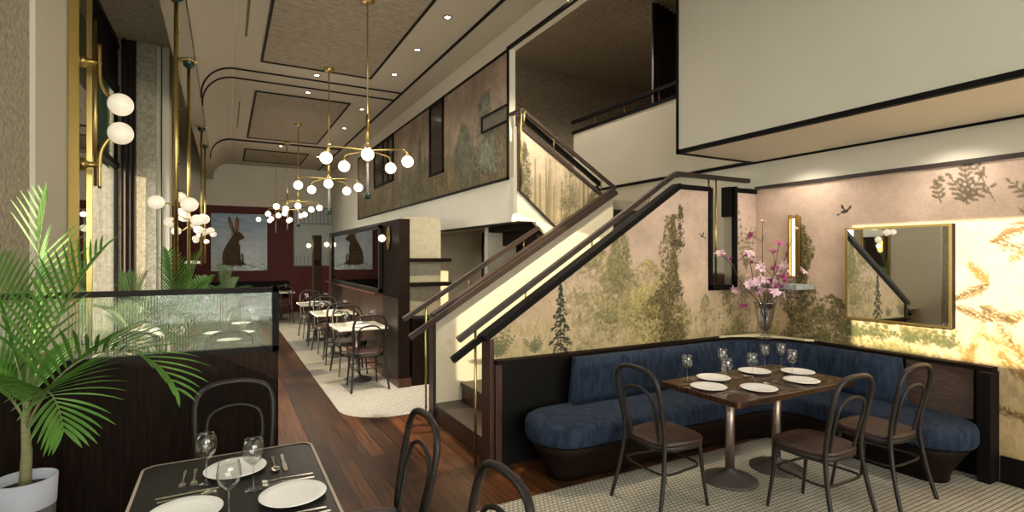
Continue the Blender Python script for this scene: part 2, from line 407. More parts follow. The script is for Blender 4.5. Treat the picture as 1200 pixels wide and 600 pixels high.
def cove_line(y, w, lab):
    pts = [(2.55, ZC), (.12, ZC)] + [(.12-.42*math.sin(a), ZC-.42+.42*math.cos(a)) for a in [PI/2*k/16 for k in range(1, 17)]] + [(-.3, 3.9)]
    b = MB(); inn = []
    for i, p in enumerate(pts):
        if i < 2: q = (p[0], p[1]-.018)
        elif i < 18: a = PI/2*(i-1)/16; q = (p[0]+.018*math.sin(a), p[1]-.018*math.cos(a))
        else: q = (p[0]+.018, p[1])
        inn.append(q)
    n = len(pts)
    b.add([(p[0], yy, p[1]) for yy in (y-w, y+w) for p in inn] + [(p[0], yy, p[1]) for yy in (y-w, y+w) for p in pts],
          [(i, i+1, n+i+1, n+i) for i in range(n-1)] + [(i, i+1, 2*n+i+1, 2*n+i) for i in range(n-1)] + [(n+i, n+i+1, 3*n+i+1, 3*n+i) for i in range(n-1)])
    struct('trim_4', b, 'black', lab, 'trim')
cove_line(8.5, .014, 'nearest black line curving down the ceiling cove')
cove_line(8.94, .014, 'second black line curving down the ceiling cove')
cove_line(13.7, .06, 'thick black band curving down the far ceiling cove')
S('air_slot', .21, 5.2, ZC-.006, .235, 7.2, ZC+.01, 'slot', 'slim dark air slot in ceiling beside the nearest panel', 'air slot')
S('air_slot', .21, 10.3, ZC-.006, .23, 12.4, ZC+.01, 'slot', 'slim dark air slot in ceiling beside the middle panel', 'air slot')

# ------------------------------------------------------------ far wall, back wall, right wall
S('wall_far', -1.75, YF, 0, 9.2, YF+.3, 3.16, 'red', 'oxblood red wall at the far end of the room', 'wall')
S('wall_far', -1.75, YF, 3.16, 9.2, YF+.3, 5.7, 'white', 'white wall band above the oxblood red wall', 'wall')
S('wall_right', XR, -4.2, 0, XR+.2, 7.3, 2.72, 'white', 'white and mural papered wall carrying the square mirror', 'wall')
S('wall_right', XR, 7.3, 0, XR+.2, YF, 2.62, 'stripe', 'striped beige wall around the lift door', 'wall')
S('wall_right', XR, 3.9, 2.76, XR+.15, 7.3, 3.76, 'white', 'white parapet of the upper gallery', 'wall')
# back wall: shopfront glazing behind the viewer
S('wall_back', -1.75, -4.2, 0, 9.2, -4.0, .35, 'concrete')
S('wall_back', -1.75, -4.2, 4.3, 9.2, -4.0, 5.7, 'concrete')
b = MB()
for x in (-1.3, .1, 1.5, 2.9, 4.3, 5.1): b.box(x-.05, -4.15, .35, x+.05, -4.05, 4.3)
for z in (.38, 2.4, 4.27): b.box(-1.4, -4.15, z-.04, 5.15, -4.05, z+.04)
w = struct('window_5', b, 'black'); MB().box(-1.4, -4.11, .35, 5.15, -4.1, 4.3).build('window_pane', 'winglass', w)
S('wall_back', -1.75, -4.2, .35, -1.35, -4.0, 4.3, 'concrete')
# block of the upper room, right foreground
blk = S('wall_upper_room', 4.0, -4.2, 2.745, 9.2, 3.87, 5.6, 'white', 'white upper storey block overhanging the banquette', 'wall')
S('ceiling', 4.03, -4.2, 2.735, XR, 3.84, 2.75, 'cream', 'beige soffit above the banquette table', 'ceiling')
t = MB().box(3.985, -4.2, 2.725, 4.03, 3.885, 2.765).box(3.985, 3.84, 2.725, XR, 3.885, 2.765)
struct('trim_5', t, 'black', 'black edge line beneath the white upper storey block', 'trim')
S('trim_6', 3.985, 3.86, 2.74, 4.012, 3.885, 5.6, 'black', 'upright black corner line of the white upper storey', 'trim')
S('trim_7', XR-.02, -4.2, 2.715, XR, 7.3, 2.75, 'black', 'black line where soffit meets the mirror wall', 'trim')
S('trim_8', XR-.025, -4.2, 2.425, XR, YM, 2.46, 'darkrail', 'dark picture rail above the mural on the mirror wall', 'trim')
# upper gallery beyond parapet
S('floor_gallery', XR+.15, 3.9, 2.62, 9.2, 9.6, 2.76, 'walnut')
S('wall_gallery', XM+.1, 9.4, 2.62, 9.2, 9.6, 5.6, 'ripple', 'rippled brown wall behind the upper gallery', 'wall')
S('wall_gallery', 8.9, 3.9, 2.62, 9.2, 9.6, 5.6, 'ripple')
S('floor_gallery', XM+.06, 6.6, 2.5, XR+.15, 9.6, 2.62, 'white')

# ------------------------------------------------------------ mezzanine wall
S('wall_mezzanine', XM, 5.5, 2.62, XM+.08, YF, 4.15, 'white', 'mezzanine wall beneath the ceiling, with painted mural', 'wall')
S('fascia', XM, 5.37, 2.09, XM+.12, YF, 2.62, 'white', 'white fascia band below the mezzanine mural', 'fascia')
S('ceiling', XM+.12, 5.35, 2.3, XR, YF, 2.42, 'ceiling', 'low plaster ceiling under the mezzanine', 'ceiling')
S('trim_9', XM-.012, 5.27, 2.08, XM+.12, YF, 2.1, 'black', 'thin black line under the mezzanine fascia', 'trim')

# ------------------------------------------------------------ painted surfaces
def value_noise(h, w, cell, oct=4):
    out = np.zeros((h, w)); amp = 1; tot = 0
    for o in range(oct):
        gh, gw = int(h/cell)+3, int(w/cell)+3
        g = rng.random((gh, gw)); y = np.arange(h)/cell; x = np.arange(w)/cell
        yi = y.astype(int); xi = x.astype(int); fy = (y-yi)[:, None]; fx = (x-xi)[None]; fy = fy*fy*(3-2*fy); fx = fx*fx*(3-2*fx)
        a = g[yi][:, xi]; b_ = g[yi][:, xi+1]; c = g[yi+1][:, xi]; d = g[yi+1][:, xi+1]
        out += amp*((a*(1-fx)+b_*fx)*(1-fy)+(c*(1-fx)+d*fx)*fy); tot += amp; amp *= .55; cell = max(1.0, cell/2.1)
    return out/tot
class Paint:
    """a canvas in sRGB, metres to cells; row 0 is the bottom"""
    def __init__(s, w, h, res): s.res = res; s.W = int(w*res); s.H = int(h*res); s.c = np.zeros((s.H, s.W, 3)); s.w = w; s.h = h
    def dab(s, x, z, rx, rz, col, al=.7, ang=0):
        r = max(rx, rz); x0 = max(0, int((x-r)*s.res)); x1 = min(s.W, int((x+r)*s.res)+2); y0 = max(0, int((z-r)*s.res)); y1 = min(s.H, int((z+r)*s.res)+2)
        if x0 >= x1 or y0 >= y1: return
        X = (np.arange(x0, x1)+.5)/s.res-x; Y = ((np.arange(y0, y1)+.5)/s.res-z)[:, None]
        ca, sa = math.cos(ang), math.sin(ang); U = (X*ca+Y*sa)/rx; V = (-X*sa+Y*ca)/rz
        m = np.clip((1.15-(U*U+V*V))*2.2, 0, 1)[..., None]*al
        s.c[y0:y1, x0:x1] = s.c[y0:y1, x0:x1]*(1-m)+np.array(col)*m
    def line(s, x0, z0, x1, z1, w, col, al=.8):
        L = math.hypot(x1-x0, z1-z0); n = max(2, int(L/(w*1.2)))
        for k in range(n+1): t = k/n; s.dab(x0+(x1-x0)*t, z0+(z1-z0)*t, w, w, col, al)
    def poly(s, pts, col, al=1):
        P = np.array(pts); yy, xx = np.mgrid[0:s.H, 0:s.W]; X = (xx+.5)/s.res; Y = (yy+.5)/s.res; ins = np.zeros(X.shape, bool)
        for i in range(len(P)):
            x0, y0 = P[i-1]; x1, y1 = P[i]
            if y0 == y1: continue
            c = ((Y < y0) != (Y < y1)) & (X < (x1-x0)*(Y-y0)/(y1-y0)+x0); ins ^= c
        s.c[ins] = s.c[ins]*(1-al)+np.array(col)*al
    def sky(s, top, mid, low, amt=16):
        t = np.linspace(0, 1, s.H)[:, None, None]; top, mid, low = map(np.array, (top, mid, low))
        s.c[:] = np.where(t > .5, mid+(top-mid)*(t-.5)*2, low+(mid-low)*t*2)
        n = value_noise(s.H, s.W, .28*s.res)-.5; s.c += n[..., None]*np.array([amt*1.6, amt*1.35, amt*1.3])*2
        n = value_noise(s.H, s.W, .06*s.res)-.5; s.c += n[..., None]*amt
    def grass(s, x0, x1, z0, z1, cols, n, al=.35):
        for _ in range(n):
            x = random.uniform(x0, x1); z = z0+(z1-z0)*random.random()**1.6
            s.dab(x, z, .008+.01*random.random(), .02+.05*random.random(), random.choice(cols), al, random.uniform(-.4, .4))
    def spruce(s, x, z0, h, w, cols, al=.75, dens=1.0):
        s.line(x, z0, x, z0+h, .006, cols[0], .7)
        n = int(h*150*dens*max(1, w/.2))
        for _ in range(n):
            t = random.random(); r = w/2*(1-t)**.8*(.75+.3*math.sin(t*h*55)); d = random.uniform(-1, 1); 
            s.dab(x+d*r, z0+h*t-abs(d)*r*.35, .022*(1-t*.5), .007, random.choice(cols), al, -math.copysign(.5, d))
        for k in range(8): s.dab(x, z0+h*(1+.004*k), .004, .02, cols[0], .6)
    def bush(s, x, z0, h, w, cols, al=.6, dens=1.0, size=.016, shape=None):
        sh = shape or (lambda t: math.sin(PI*min(1, .12+t*.88))**.6)
        lobes = [(random.random(), random.uniform(-.6, .6), random.uniform(.3, .6)) for _ in range(int(9+h*8))]
        n = int(h*w*7500*dens); C = [np.array(c, float) for c in cols]; mean = sum(C)/len(C)
        for q in range(n):
            ph = q/n
            if random.random() < .8:
                lt, ld, lr = random.choice(lobes); g = random.gauss(0, 1); t = min(1, max(0, lt+g*.055)); d = ld+random.gauss(0, lr*.42); lit = g*.5-(d-ld)*.6
            else: t = random.random(); d = random.uniform(-1, 1); lit = random.gauss(0, .4)
            d = max(-1.15, min(1.15, d)); c = random.choice(C)*(.78 if ph < .3 else 1.0)*(1+.16*max(-1, min(1, lit)))
            if ph > .8: c = c*1.12+4
            k = size*(1.25 if ph < .3 else .75)*random.uniform(.5, 1.2); s.dab(x+d*w/2*sh(t), z0+h*t, k, k*random.uniform(.3, .8), c, al*(.8 if ph < .3 else 1.05), random.uniform(0, 3))
    def leafbranch(s, x, z, ang, L, col, n=7, ll=.055, lw=.014, al=.85):
        dx, dz = math.cos(ang), math.sin(ang); s.line(x, z, x+dx*L, z+dz*L, .004, col, al)
        for k in range(n):
            t = (k+1)/n; px, pz = x+dx*L*t, z+dz*L*t
            for sd in ((-1, 1) if k < n-1 else (0,)):
                a = ang+sd*.85; q = ll*(1.1-.4*t); s.dab(px+math.cos(a)*q*.6, pz+math.sin(a)*q*.6, q*.6, lw, col, al, a)
    def bird(s, x, z, k, col):
        s.dab(x, z, .035*k, .012*k, col, .95, -.3); s.dab(x-.03*k, z+.02*k, .03*k, .009*k, col, .95, 2.3); s.dab(x+.015*k, z+.03*k, .028*k, .009*k, col, .95, 1.1); s.dab(x+.045*k, z-.018*k, .016*k, .006*k, col, .95, -.5)
    def at(s, X, Z):
        xi = np.clip((X*s.res).astype(int), 0, s.W-1); zi = np.clip((Z*s.res).astype(int), 0, s.H-1)
        c = np.clip(s.c[zi, xi]/255, 0, 1); return np.where(c <= .04045, c/12.92, ((c+.055)/1.055)**2.4)

def paint_mesh(name, cols_u, bot, top, nz, place, pn, off, m='paint', parent=None, thick=None):
    """grid: columns at cols_u from bot(u) to top(u); place(u,z)->xyz; colours from canvas pn at (u-off[0], z-off[1])"""
    nu = len(cols_u); U = np.repeat(np.array(cols_u), nz+1).reshape(nu, nz+1); t = np.linspace(0, 1, nz+1)[None]
    B = np.array([bot(u) for u in cols_u])[:, None]; T = np.array([top(u) for u in cols_u])[:, None]; Z = B+(T-B)*t
    V = place(U, Z); verts = np.stack(V, -1).reshape(-1, 3)
    i, j = np.meshgrid(np.arange(nu-1), np.arange(nz), indexing='ij'); a = (i*(nz+1)+j).ravel(); f = np.stack([a, a+nz+1, a+nz+2, a+1], 1)
    me = bpy.data.meshes.new(name); me.vertices.add(len(verts)); me.vertices.foreach_set('co', verts.ravel())
    me.loops.add(f.size); me.loops.foreach_set('vertex_index', f.ravel()); me.polygons.add(len(f)); me.polygons.foreach_set('loop_start', np.arange(0, f.size, 4))
    me.update(calc_edges=True); me.validate()
    at = me.color_attributes.new('paint', 'FLOAT_COLOR', 'POINT')
    C = pn.at((U-off[0]).ravel(), (Z-off[1]).ravel()); C4 = np.ones((len(C), 4)); C4[:, :3] = C
    at.data.foreach_set('color', C4.ravel().astype(np.float32)); me.materials.append(M[m])
    o = bpy.data.objects.new(name, me); COL.objects.link(o)
    if parent: o.parent = parent
    return o

# main stair mural, x 1.86..5.14, z .2..2.45
slope = .634
def captop(x): return 1.0+slope*(x-1.81) if x < 3.995 else 2.385
OL = [(122, 112, 66), (150, 136, 84), (172, 156, 102), (104, 94, 56), (84, 76, 46)]
DK = [(62, 55, 38), (86, 76, 48), (112, 97, 60), (50, 45, 34), (134, 116, 74)]
pm = Paint(3.4, 1.75, 190)    # origin (1.80,.80)
pm.sky((212, 184, 168), (208, 180, 158), (198, 172, 134))
pm.grass(0, 3.4, 0, .35, [(184, 162, 118), (200, 178, 138), (160, 142, 102)], 2600, .26)
pm.bush(1.18, 0, .95, .95, [(178, 160, 118), (160, 144, 100), (192, 174, 130), (132, 118, 80)], .33, .75, .022)
pm.bush(1.42, .3, .95, .5, [(134, 124, 82), (116, 110, 74), (152, 140, 96)], .4, .8, .02, lambda t: 1-.75*t)
pm.bush(1.75, 0, .85, .7, [(172, 156, 100), (150, 134, 84), (186, 168, 112)], .4, .8, .02)
pm.bush(1.98, .02, .55, .75, [(110, 98, 56), (134, 120, 70), (86, 78, 46), (160, 144, 90)], .5, 1.0, .017)
pm.bush(2.05, .0, 1.3, .42, DK+[(104, 94, 56), (132, 118, 72)], .62, 1.5, .015, lambda t: (1.2-.72*t)*(.85+.2*math.sin(t*19)))
pm.bush(2.19, 1.0, .4, .16, DK, .55, 1.6, .012, lambda t: 1.1-.8*t)
pm.bush(2.55, 0, .5, .3, [(150, 136, 92), (128, 116, 76)], .35, .6, .014)
pm.spruce(.76, .04, .62, .3, [(44, 50, 38), (62, 66, 46), (34, 40, 32)], .8, 2.2)
for (x, L) in ((.18, .26), (.14, .2), (.5, .16)): 
    for a in (.9, 1.25, 1.57, 1.9, 2.3): pm.leafbranch(x, .08, a, L*random.uniform(.6, 1), (108, 108, 74), 6, .03, .007, .7)
pm.bush(3.0, 0, .75, .55, [(120, 108, 68), (146, 132, 86), (92, 84, 52)], .45, .8, .016)
for a in (1.2, 1.4, 1.57, 1.75, 1.95): pm.leafbranch(3.17, .75, a, random.uniform(.35, .75), (112, 100, 70), 9, .035, .009, .7)
pm.bird(2.5, 1.1, .8, (52, 46, 42))
def gridx(a, b, st): n = max(2, int((b-a)/st)); return list(np.linspace(a, b, n+1))
mw = MB().prism([(1.88, .2), (5.13, .2), (5.13, 2.38), (4.775, 2.38), (4.775, 1.39), (4.41, 1.39), (4.41, 2.38), (3.99, 2.38), (1.88, 1.04)], YM+.006, 3.93, axis='y')
struct('wall_staircase', mw, 'white', 'mural papered half wall rising along the staircase', 'wall')
def pl_m(U, Z): return U, np.full_like(U, YM), Z
o = paint_mesh('mural', gridx(1.9, 4.41, .0065), lambda u: .86, lambda u: captop(u)+.01, 230, pl_m, pm, (1.8, .8))
tag(o, 'painted forest mural beneath the sloping stair rail', 'mural')
o = paint_mesh('mural', gridx(4.775, XR, .0085), lambda u: .86, lambda u: 2.39, 180, pl_m, pm, (1.8, .8))
tag(o, 'narrow strip of painted mural in the corner behind the vase', 'mural')
o = paint_mesh('mural', gridx(4.41, 4.775, .0085), lambda u: .86, lambda u: 1.37, 70, pl_m, pm, (1.8, .8))
tag(o, 'painted mural patch beneath the black framed stair slot', 'mural')

# mirror wall mural, y .2..3.83
pr = Paint(4.4, 2.5, 160)     # origin (y=-.55, z=.1)
pr.sky((208, 180, 162), (204, 176, 150), (190, 160, 116))
Y = lambda y: y+.55
pr.grass(0, 4.4, 0, 1.15, [(178, 156, 108), (196, 174, 128), (146, 128, 84)], 3500, .28)
pr.bush(Y(3.32), .55, 1.35, .5, DK+[(120, 108, 66), (140, 126, 80)], .55, 1.2, .016, lambda t: (1.2-.8*t)*(.8+.3*math.sin(t*17)))
pr.bush(Y(3.0), .6, .62, .6, [(106, 96, 58), (130, 118, 72), (84, 76, 46)], .5, .9, .016)
pr.bush(Y(3.7), .6, .6, .3, [(124, 112, 72), (146, 132, 88)], .4, .8, .015)
for k in range(7): pr.line(Y(3.62), .75, Y(3.62)-.08-.06*k, 1.1+.05*math.sin(k), .004, (150, 124, 54), .7)
pr.bush(Y(2.4), .6, .42, 1.1, [(150, 138, 92), (120, 112, 72), (96, 92, 58)], .4, .7, .018)
for x in (2.78, 2.6, 2.35, 2.1):
    for a in (.6, 1.1, 1.57, 2.1, 2.6): pr.leafbranch(Y(x), .85, a, random.uniform(.1, .22), (84, 88, 58), 5, .03, .01, .75)
pr.bird(Y(2.88), 2.02, 1.25, (52, 46, 42))
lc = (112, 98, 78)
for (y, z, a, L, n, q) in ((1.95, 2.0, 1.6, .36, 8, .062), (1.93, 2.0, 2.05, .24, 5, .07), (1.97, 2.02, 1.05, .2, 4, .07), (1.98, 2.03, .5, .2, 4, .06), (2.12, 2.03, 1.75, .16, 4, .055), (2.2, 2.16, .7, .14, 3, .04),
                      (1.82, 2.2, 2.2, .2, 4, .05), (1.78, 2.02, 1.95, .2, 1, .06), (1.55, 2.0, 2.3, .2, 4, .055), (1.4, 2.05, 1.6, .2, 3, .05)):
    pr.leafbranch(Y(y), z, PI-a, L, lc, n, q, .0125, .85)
pc = [(88, 62, 24), (122, 88, 34), (70, 52, 22), (138, 104, 44)]  # pine branches, painted dark to add dappled shade in the sun patch
for _ in range(60):
    y0 = random.uniform(.0, 2.0); z0 = random.uniform(.3, 1.95); a = random.uniform(-.6, 3.8); L = random.uniform(.18, .4)
    c = random.choice(pc); dx, dz = math.cos(a), math.sin(a); pr.line(Y(y0), z0, Y(y0)+dx*L, z0+dz*L, .005, c, .7)
    for k in range(26):
        t = k/26; sd = 1 if k % 2 else -1; q = random.uniform(.05, .09)*(1.1-t*.6); aa = a+sd*.6
        pr.dab(Y(y0)+dx*L*t+math.cos(aa)*q*.5, z0+dz*L*t+math.sin(aa)*q*.5, q*.55, .005, c, .6, aa)
def pl_r(U, Z): return np.full_like(U, XR-.004), U, Z
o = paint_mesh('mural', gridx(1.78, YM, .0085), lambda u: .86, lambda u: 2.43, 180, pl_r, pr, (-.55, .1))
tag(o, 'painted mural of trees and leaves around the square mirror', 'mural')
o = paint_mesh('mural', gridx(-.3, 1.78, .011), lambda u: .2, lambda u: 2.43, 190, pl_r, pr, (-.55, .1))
tag(o, 'sunlit mural of golden pine branches with painted dappling beside the banquette end', 'mural')
S('baseboard_right', XR-.02, -4, 0, XR, 1.74, .2, 'black')

# mezzanine mural x=2.95, y 5.53..13.5, z 2.62..4.13
pz = Paint(8.2, 1.6, 70)      # origin (5.4, 2.6)
pz.sky((150, 130, 116), (138, 122, 104), (98, 86, 62), 22)
pz.grass(0, 8.2, 0, .6, [(92, 80, 56), (120, 106, 76), (74, 66, 48), (136, 120, 88)], 5000, .4)
for _ in range(70): x = random.uniform(0, 8.2); pz.line(x, 0, x+random.uniform(-.05, .05), random.uniform(.3, .9), .012, random.choice([(78, 70, 54), (98, 88, 68)]), .3)
pz.bush(.75, .15, 1.05, .75, [(92, 94, 84), (112, 112, 98), (72, 74, 64), (130, 128, 110)], .5, .45, .04, lambda t: 1.1-.75*t)
pz.bush(1.45, .1, .85, .7, [(86, 86, 72), (106, 104, 86)], .4, .4, .04)
pz.spruce(3.35, .1, 1.05, .7, [(58, 60, 50), (78, 80, 66), (90, 90, 74)], .7, 1.2)
pz.bush(4.2, 0, .7, .8, [(92, 90, 72), (112, 108, 88)], .4, .4, .04)
pz.spruce(5.0, .0, .8, .5, [(66, 66, 54), (84, 82, 66)], .6, .9)
pz.spruce(7.4, .0, .9, .7, [(60, 62, 52), (80, 80, 66)], .6, .9)
def pl_z(U, Z): return np.full_like(U, XM-.008), U, Z
hole = [(7.62, 8.2, 3.0, 4.12), (10.35, 11.85, 3.24, 4.12)]
ends = [5.53, 7.6, 8.22, 10.33, 11.87, 13.5]
labs = ['mezzanine mural section nearest the stair with a leafy tree', 'mezzanine mural strip below the first dark window', 'mezzanine mural section with a tall spruce between dark windows', 'mezzanine mural strip below the far wide dark window', 'farthest mezzanine mural section beyond the dark windows']
for k in range(5):
    zt = 4.13 if k % 2 == 0 else (2.97 if k == 1 else 3.2)
    o = paint_mesh('mural', gridx(ends[k], ends[k+1], .022), lambda u: 2.63, lambda u, zt=zt: zt, 80, pl_z, pz, (5.4, 2.6)); tag(o, labs[k], 'mural')
t = MB()
for (a, b_, c, d) in ((5.5, 13.52, 2.605, 2.635), (5.5, 13.52, 4.12, 4.15)): t.box(XM-.022, a, c, XM, b_, d)
for y in (5.515, 13.51): t.box(XM-.022, y-.015, 2.605, XM, y+.015, 4.15)
struct('trim_10', t, 'black', 'black frame around the long mezzanine mural', 'trim')
S('trim_11', XM-.04, -4.2, 4.13, XM, 5.5, 4.16, 'black', 'black line along the beam over the staircase', 'trim')
def slitwin(name, y0, y1, z0, z1, lab):
    t = thing(name, lab, 'window', (XM-.004, y0, z0)); h = z1-z0; w = y1-y0
    fr = MB().box(-.03, 0, 0, 0, .045, h).box(-.03, w-.045, 0, 0, w, h).box(-.03, 0, 0, 0, w, .045).box(-.03, 0, h-.045, 0, w, h)
    fr.build('window_frame', 'black', t)
    MB().box(-.016, .04, .04, -.006, w-.04, h-.04).build('window_pane', mat('dark_glass_'+name, srgb(48, 40, 36), .15, spec=.6), t)
    r = MB()
    for z in (.28, .38): r.box(-.024, .045, z*h/1.1, -.016, w-.045, z*h/1.1+.01)
    r.build('guard_rail', 'darkrail', t)
    if w > 1:
        MB().box(-.028, w*.5, 0, -.01, w*.5+.04, h).box(-.028, w*.25, 0, -.012, w*.25+.03, h).build('mullion', 'black', t)
slitwin('interior_window', 7.6, 8.22, 2.98, 4.125, 'narrow dark interior window in the mezzanine mural')
slitwin('interior_window', 10.33, 11.87, 3.2, 4.125, 'wide dark interior window at the far part of the mural')
# recess for the upper rail
t = thing('rail_niche', 'small black framed niche where upper handrail meets mural', 'niche', (XM, 5.5, 3.29))
MB().box(-.035, 0, 0, -.008, .72, .018).box(-.035, 0, .19, -.008, .72, .208).box(-.035, .702, 0, -.008, .72, .208).build('niche_frame', 'black', t)
MB().box(-.016, 0, .018, -.009, .702, .19).build('niche_back', 'slot', t)

# trapezoid mural on upper flight, plane y=5.25
pt = Paint(1.5, 1.4, 150)
pt.sky((176, 156, 138), (170, 152, 130), (170, 150, 112), 20)
for _ in range(60): x = random.uniform(0, 1.5); pt.line(x, 0, x+random.uniform(-.02, .02), random.uniform(.6, 1.25), random.uniform(.006, .016), random.choice([(92, 88, 64), (116, 108, 82), (134, 124, 98), (76, 72, 54)]), .3)
pt.bush(.12, .1, 1.0, .22, [(70, 66, 50), (90, 84, 62)], .5, 1.1, .014); pt.bush(.75, .1, .75, .3, [(104, 98, 74), (124, 116, 90)], .4, 1, .014); pt.bush(1.1, .1, .5, .3, [(80, 74, 54), (110, 100, 76)], .5, 1, .014)
def pbot(x): return 2.46-.83*(x-2.93) if x < 3.4 else 2.07+.4*(x-3.4)
def ptop(x): return 3.19-.62*(x-2.93)
o = paint_mesh('mural', gridx(2.95, 4.2, .0085), pbot, ptop, 100, lambda U, Z: (U, np.full_like(U, 5.262), Z), pt, (2.9, 1.9))
tag(o, 'angular mural panel on the side of the upper stair flight', 'mural')
struct('wall_upper_flight', MB().prism([(2.93, 2.1), (3.17, 2.1), (4.24, 1.22), (4.24, 2.38), (2.93, 3.19)], 5.27, 5.36, axis='y'), 'cream', 'white side of the upper stair flight', 'wall')
t = MB().bar((2.93, 5.262, 3.2), (4.3, 5.262, 2.352), .04, .04).bar((2.93, 5.262, 2.46), (3.44, 5.262, 2.04), .03, .025).box(2.925, 5.24, 2.44, 2.945, 5.27, 3.2)
struct('trim_12', t, 'darkrail', 'dark edging around the angular upper mural panel', 'trim')

# ------------------------------------------------------------ staircase
b = MB(); xs = 1.9
for k in range(8):
    x0 = xs+k*.293; b.box(x0, 3.94, 0, 4.0 if k < 7 else XR-.01, YI-.005, .1875*(k+1)-.04)
st = struct('staircase', b, 'redwood', 'dark wooden staircase climbing behind the mural wall', 'staircase')
for k in range(8):
    x0 = xs+k*.293; MB().box(x0-.02, 3.94, .1875*(k+1)-.04, x0+.293 if k < 7 else XR-.01, YI-.005, .1875*(k+1)).build('stair_tread', 'darkrail', st)
b = MB().box(4.3, YI, 0, XR-.01, 6.5, 1.5)
struct('landing', b, 'walnut', 'half landing of the staircase', 'landing')
b = MB()
for k in range(5): b.box(4.24-(k+1)*.215, 5.38, 1.3+k*.18, 4.24-k*.215, 6.5, 1.5+(k+1)*.18)
struct('staircase', b, 'walnut', 'upper stair flight climbing back to the mezzanine', 'staircase')
S('wall_landing', XM+.2, 6.5, 0, XR, 6.6, 2.6, 'white')
# inner wall
def iw(x): return 1.03+.61*(x-1.81)
struct('wall_stair_inner', MB().prism([(1.9, 0), (4.22, 0), (4.22, iw(4.22)), (1.9, iw(1.9))], YI, YI+.1, axis='y'), 'cream', 'sunlit cream inner wall of the staircase', 'wall')
t = MB().bar((1.88, YI+.05, iw(1.88)+.015), (4.25, YI+.05, iw(4.25)+.015), .10, .03).box(1.87, YI-.015, 0, 1.9, YI+.115, iw(1.88))
struct('trim_13', t, 'darkrail', 'dark wooden edge capping the cream stair wall', 'trim')
def rail(name, segs, w, h, m, lab, rods=(), feet=()):
    t = thing(name, lab, 'handrail', segs[0]); o = Vector(segs[0]); L = lambda p: tuple(Vector(p)-o)
    b = MB()
    for a, c in zip(segs, segs[1:]): b.bar(L(a), L(c), w, h)
    b.build('rail_bar', m, t)
    for (p, q) in rods: MB().cyl(L(p), L(q), .0085, 8).build('brass_standoff', 'brass', t)
    for (p, q) in feet: MB().cyl(L(p), L(q), .011, 10).build('brass_post', 'brass', t)
    return t
r1 = lambda x: iw(x)+.13
rail('handrail', [(1.62, 5.33, r1(1.62)), (4.12, 5.33, r1(4.12))], .05, .045, 'darkrail', 'handrail above the cream wall on its far side', [((x, 5.33, iw(x)-.02), (x, 5.33, r1(x)-.015)) for x in (2.35, 3.05, 3.75)], [((1.86, 5.33, .0), (1.86, 5.33, r1(1.86)-.02))])
rail('handrail', [(1.62, 5.124, iw(1.62)-.03), (4.25, 5.124, iw(4.25)-.03)], .035, .055, 'darkrail', 'handrail along the stair side of the cream wall', [((x, 5.124, iw(x)-.05), (x, YI+.01, iw(x)-.05)) for x in (2.3, 3.2, 4.0)])
c0 = lambda x: captop(x)+.03
rail('handrail', [(1.63, 3.9, c0(1.63)+.115), (3.995, 3.9, c0(3.995)+.115), (5.1, 3.9, c0(4.2)+.115)], .05, .045, 'darkrail', 'handrail above the big mural, turning level at the landing',
     [((x, 3.9, c0(x)), (x, 3.9, c0(x)+.1)) for x in (2.25, 2.95, 3.65)], [((1.78, 3.9, 0), (1.78, 3.9, c0(1.78)+.1)), ((4.47, 3.9, 1.42), (4.47, 3.9, 2.51)), ((4.58, 3.9, 1.42), (4.58, 3.9, 2.51))])
t = MB().bar((1.83, 3.88, c0(1.83)-.01), (4.0, 3.88, c0(4.0)-.01), .125, .05).bar((1.58, 3.9, c0(1.58)-.01), (1.86, 3.9, c0(1.86)-.01), .05, .05)
t.box(3.99, 3.815, 2.365, 4.41, 3.945, 2.415).box(4.775, 3.815, 2.38, XR-.005, 3.945, 2.43)
struct('trim_14', t, 'black', 'heavy black cap along the top of the mural wall', 'trim')
t = MB().box(4.385, 3.80, 1.36, 4.425, 3.95, 2.4).box(4.765, 3.80, 1.36, 4.80, 3.85, 2.44).box(4.385, 3.80, 1.345, 4.80, 3.95, 1.395).box(4.725, 3.84, 2.12, 4.755, 3.95, 2.44)
struct('trim_15', t, 'black', 'black frame around the open slot by the landing', 'trim')
u = lambda x: 3.35-.62*(x-3.0)
S('trim_19', 4.768, 3.85, 1.395, 4.774, 3.95, 2.38, 'stripe')
rail('handrail', [(2.97, 6.1, 3.38), (2.97, 5.24, 3.37), (4.3, 5.2, u(4.3))], .04, .035, 'darkrail', 'outer handrail of the upper stair flight', [((x, 5.23, u(x)-.14), (x, 5.23, u(x)-.01)) for x in (3.4, 4.1)], [((2.95, 5.22, 2.46), (2.95, 5.22, 3.35)), ((2.99, 5.22, 3.2), (2.99, 5.22, 3.35))])
rail('handrail', [(3.02, 5.33, u(3.02)-.03), (4.16, 5.33, u(4.16)-.03)], .05, .045, 'black', 'inner handrail of the upper stair flight')
rail('handrail', [(XR-.03, 4.1, 3.93), (XR-.03, 7.3, 3.93)], .05, .05, 'black', 'black handrail on the upper gallery parapet', [((XR+.0, y, 3.75), (XR-.02, y, 3.91)) for y in (4.6, 5.3, 6.0, 6.7)])
S('trim_16', XR-.02, 3.9, 3.74, XR+.17, 7.32, 3.79, 'black', 'black cap along the upper gallery parapet', 'trim')

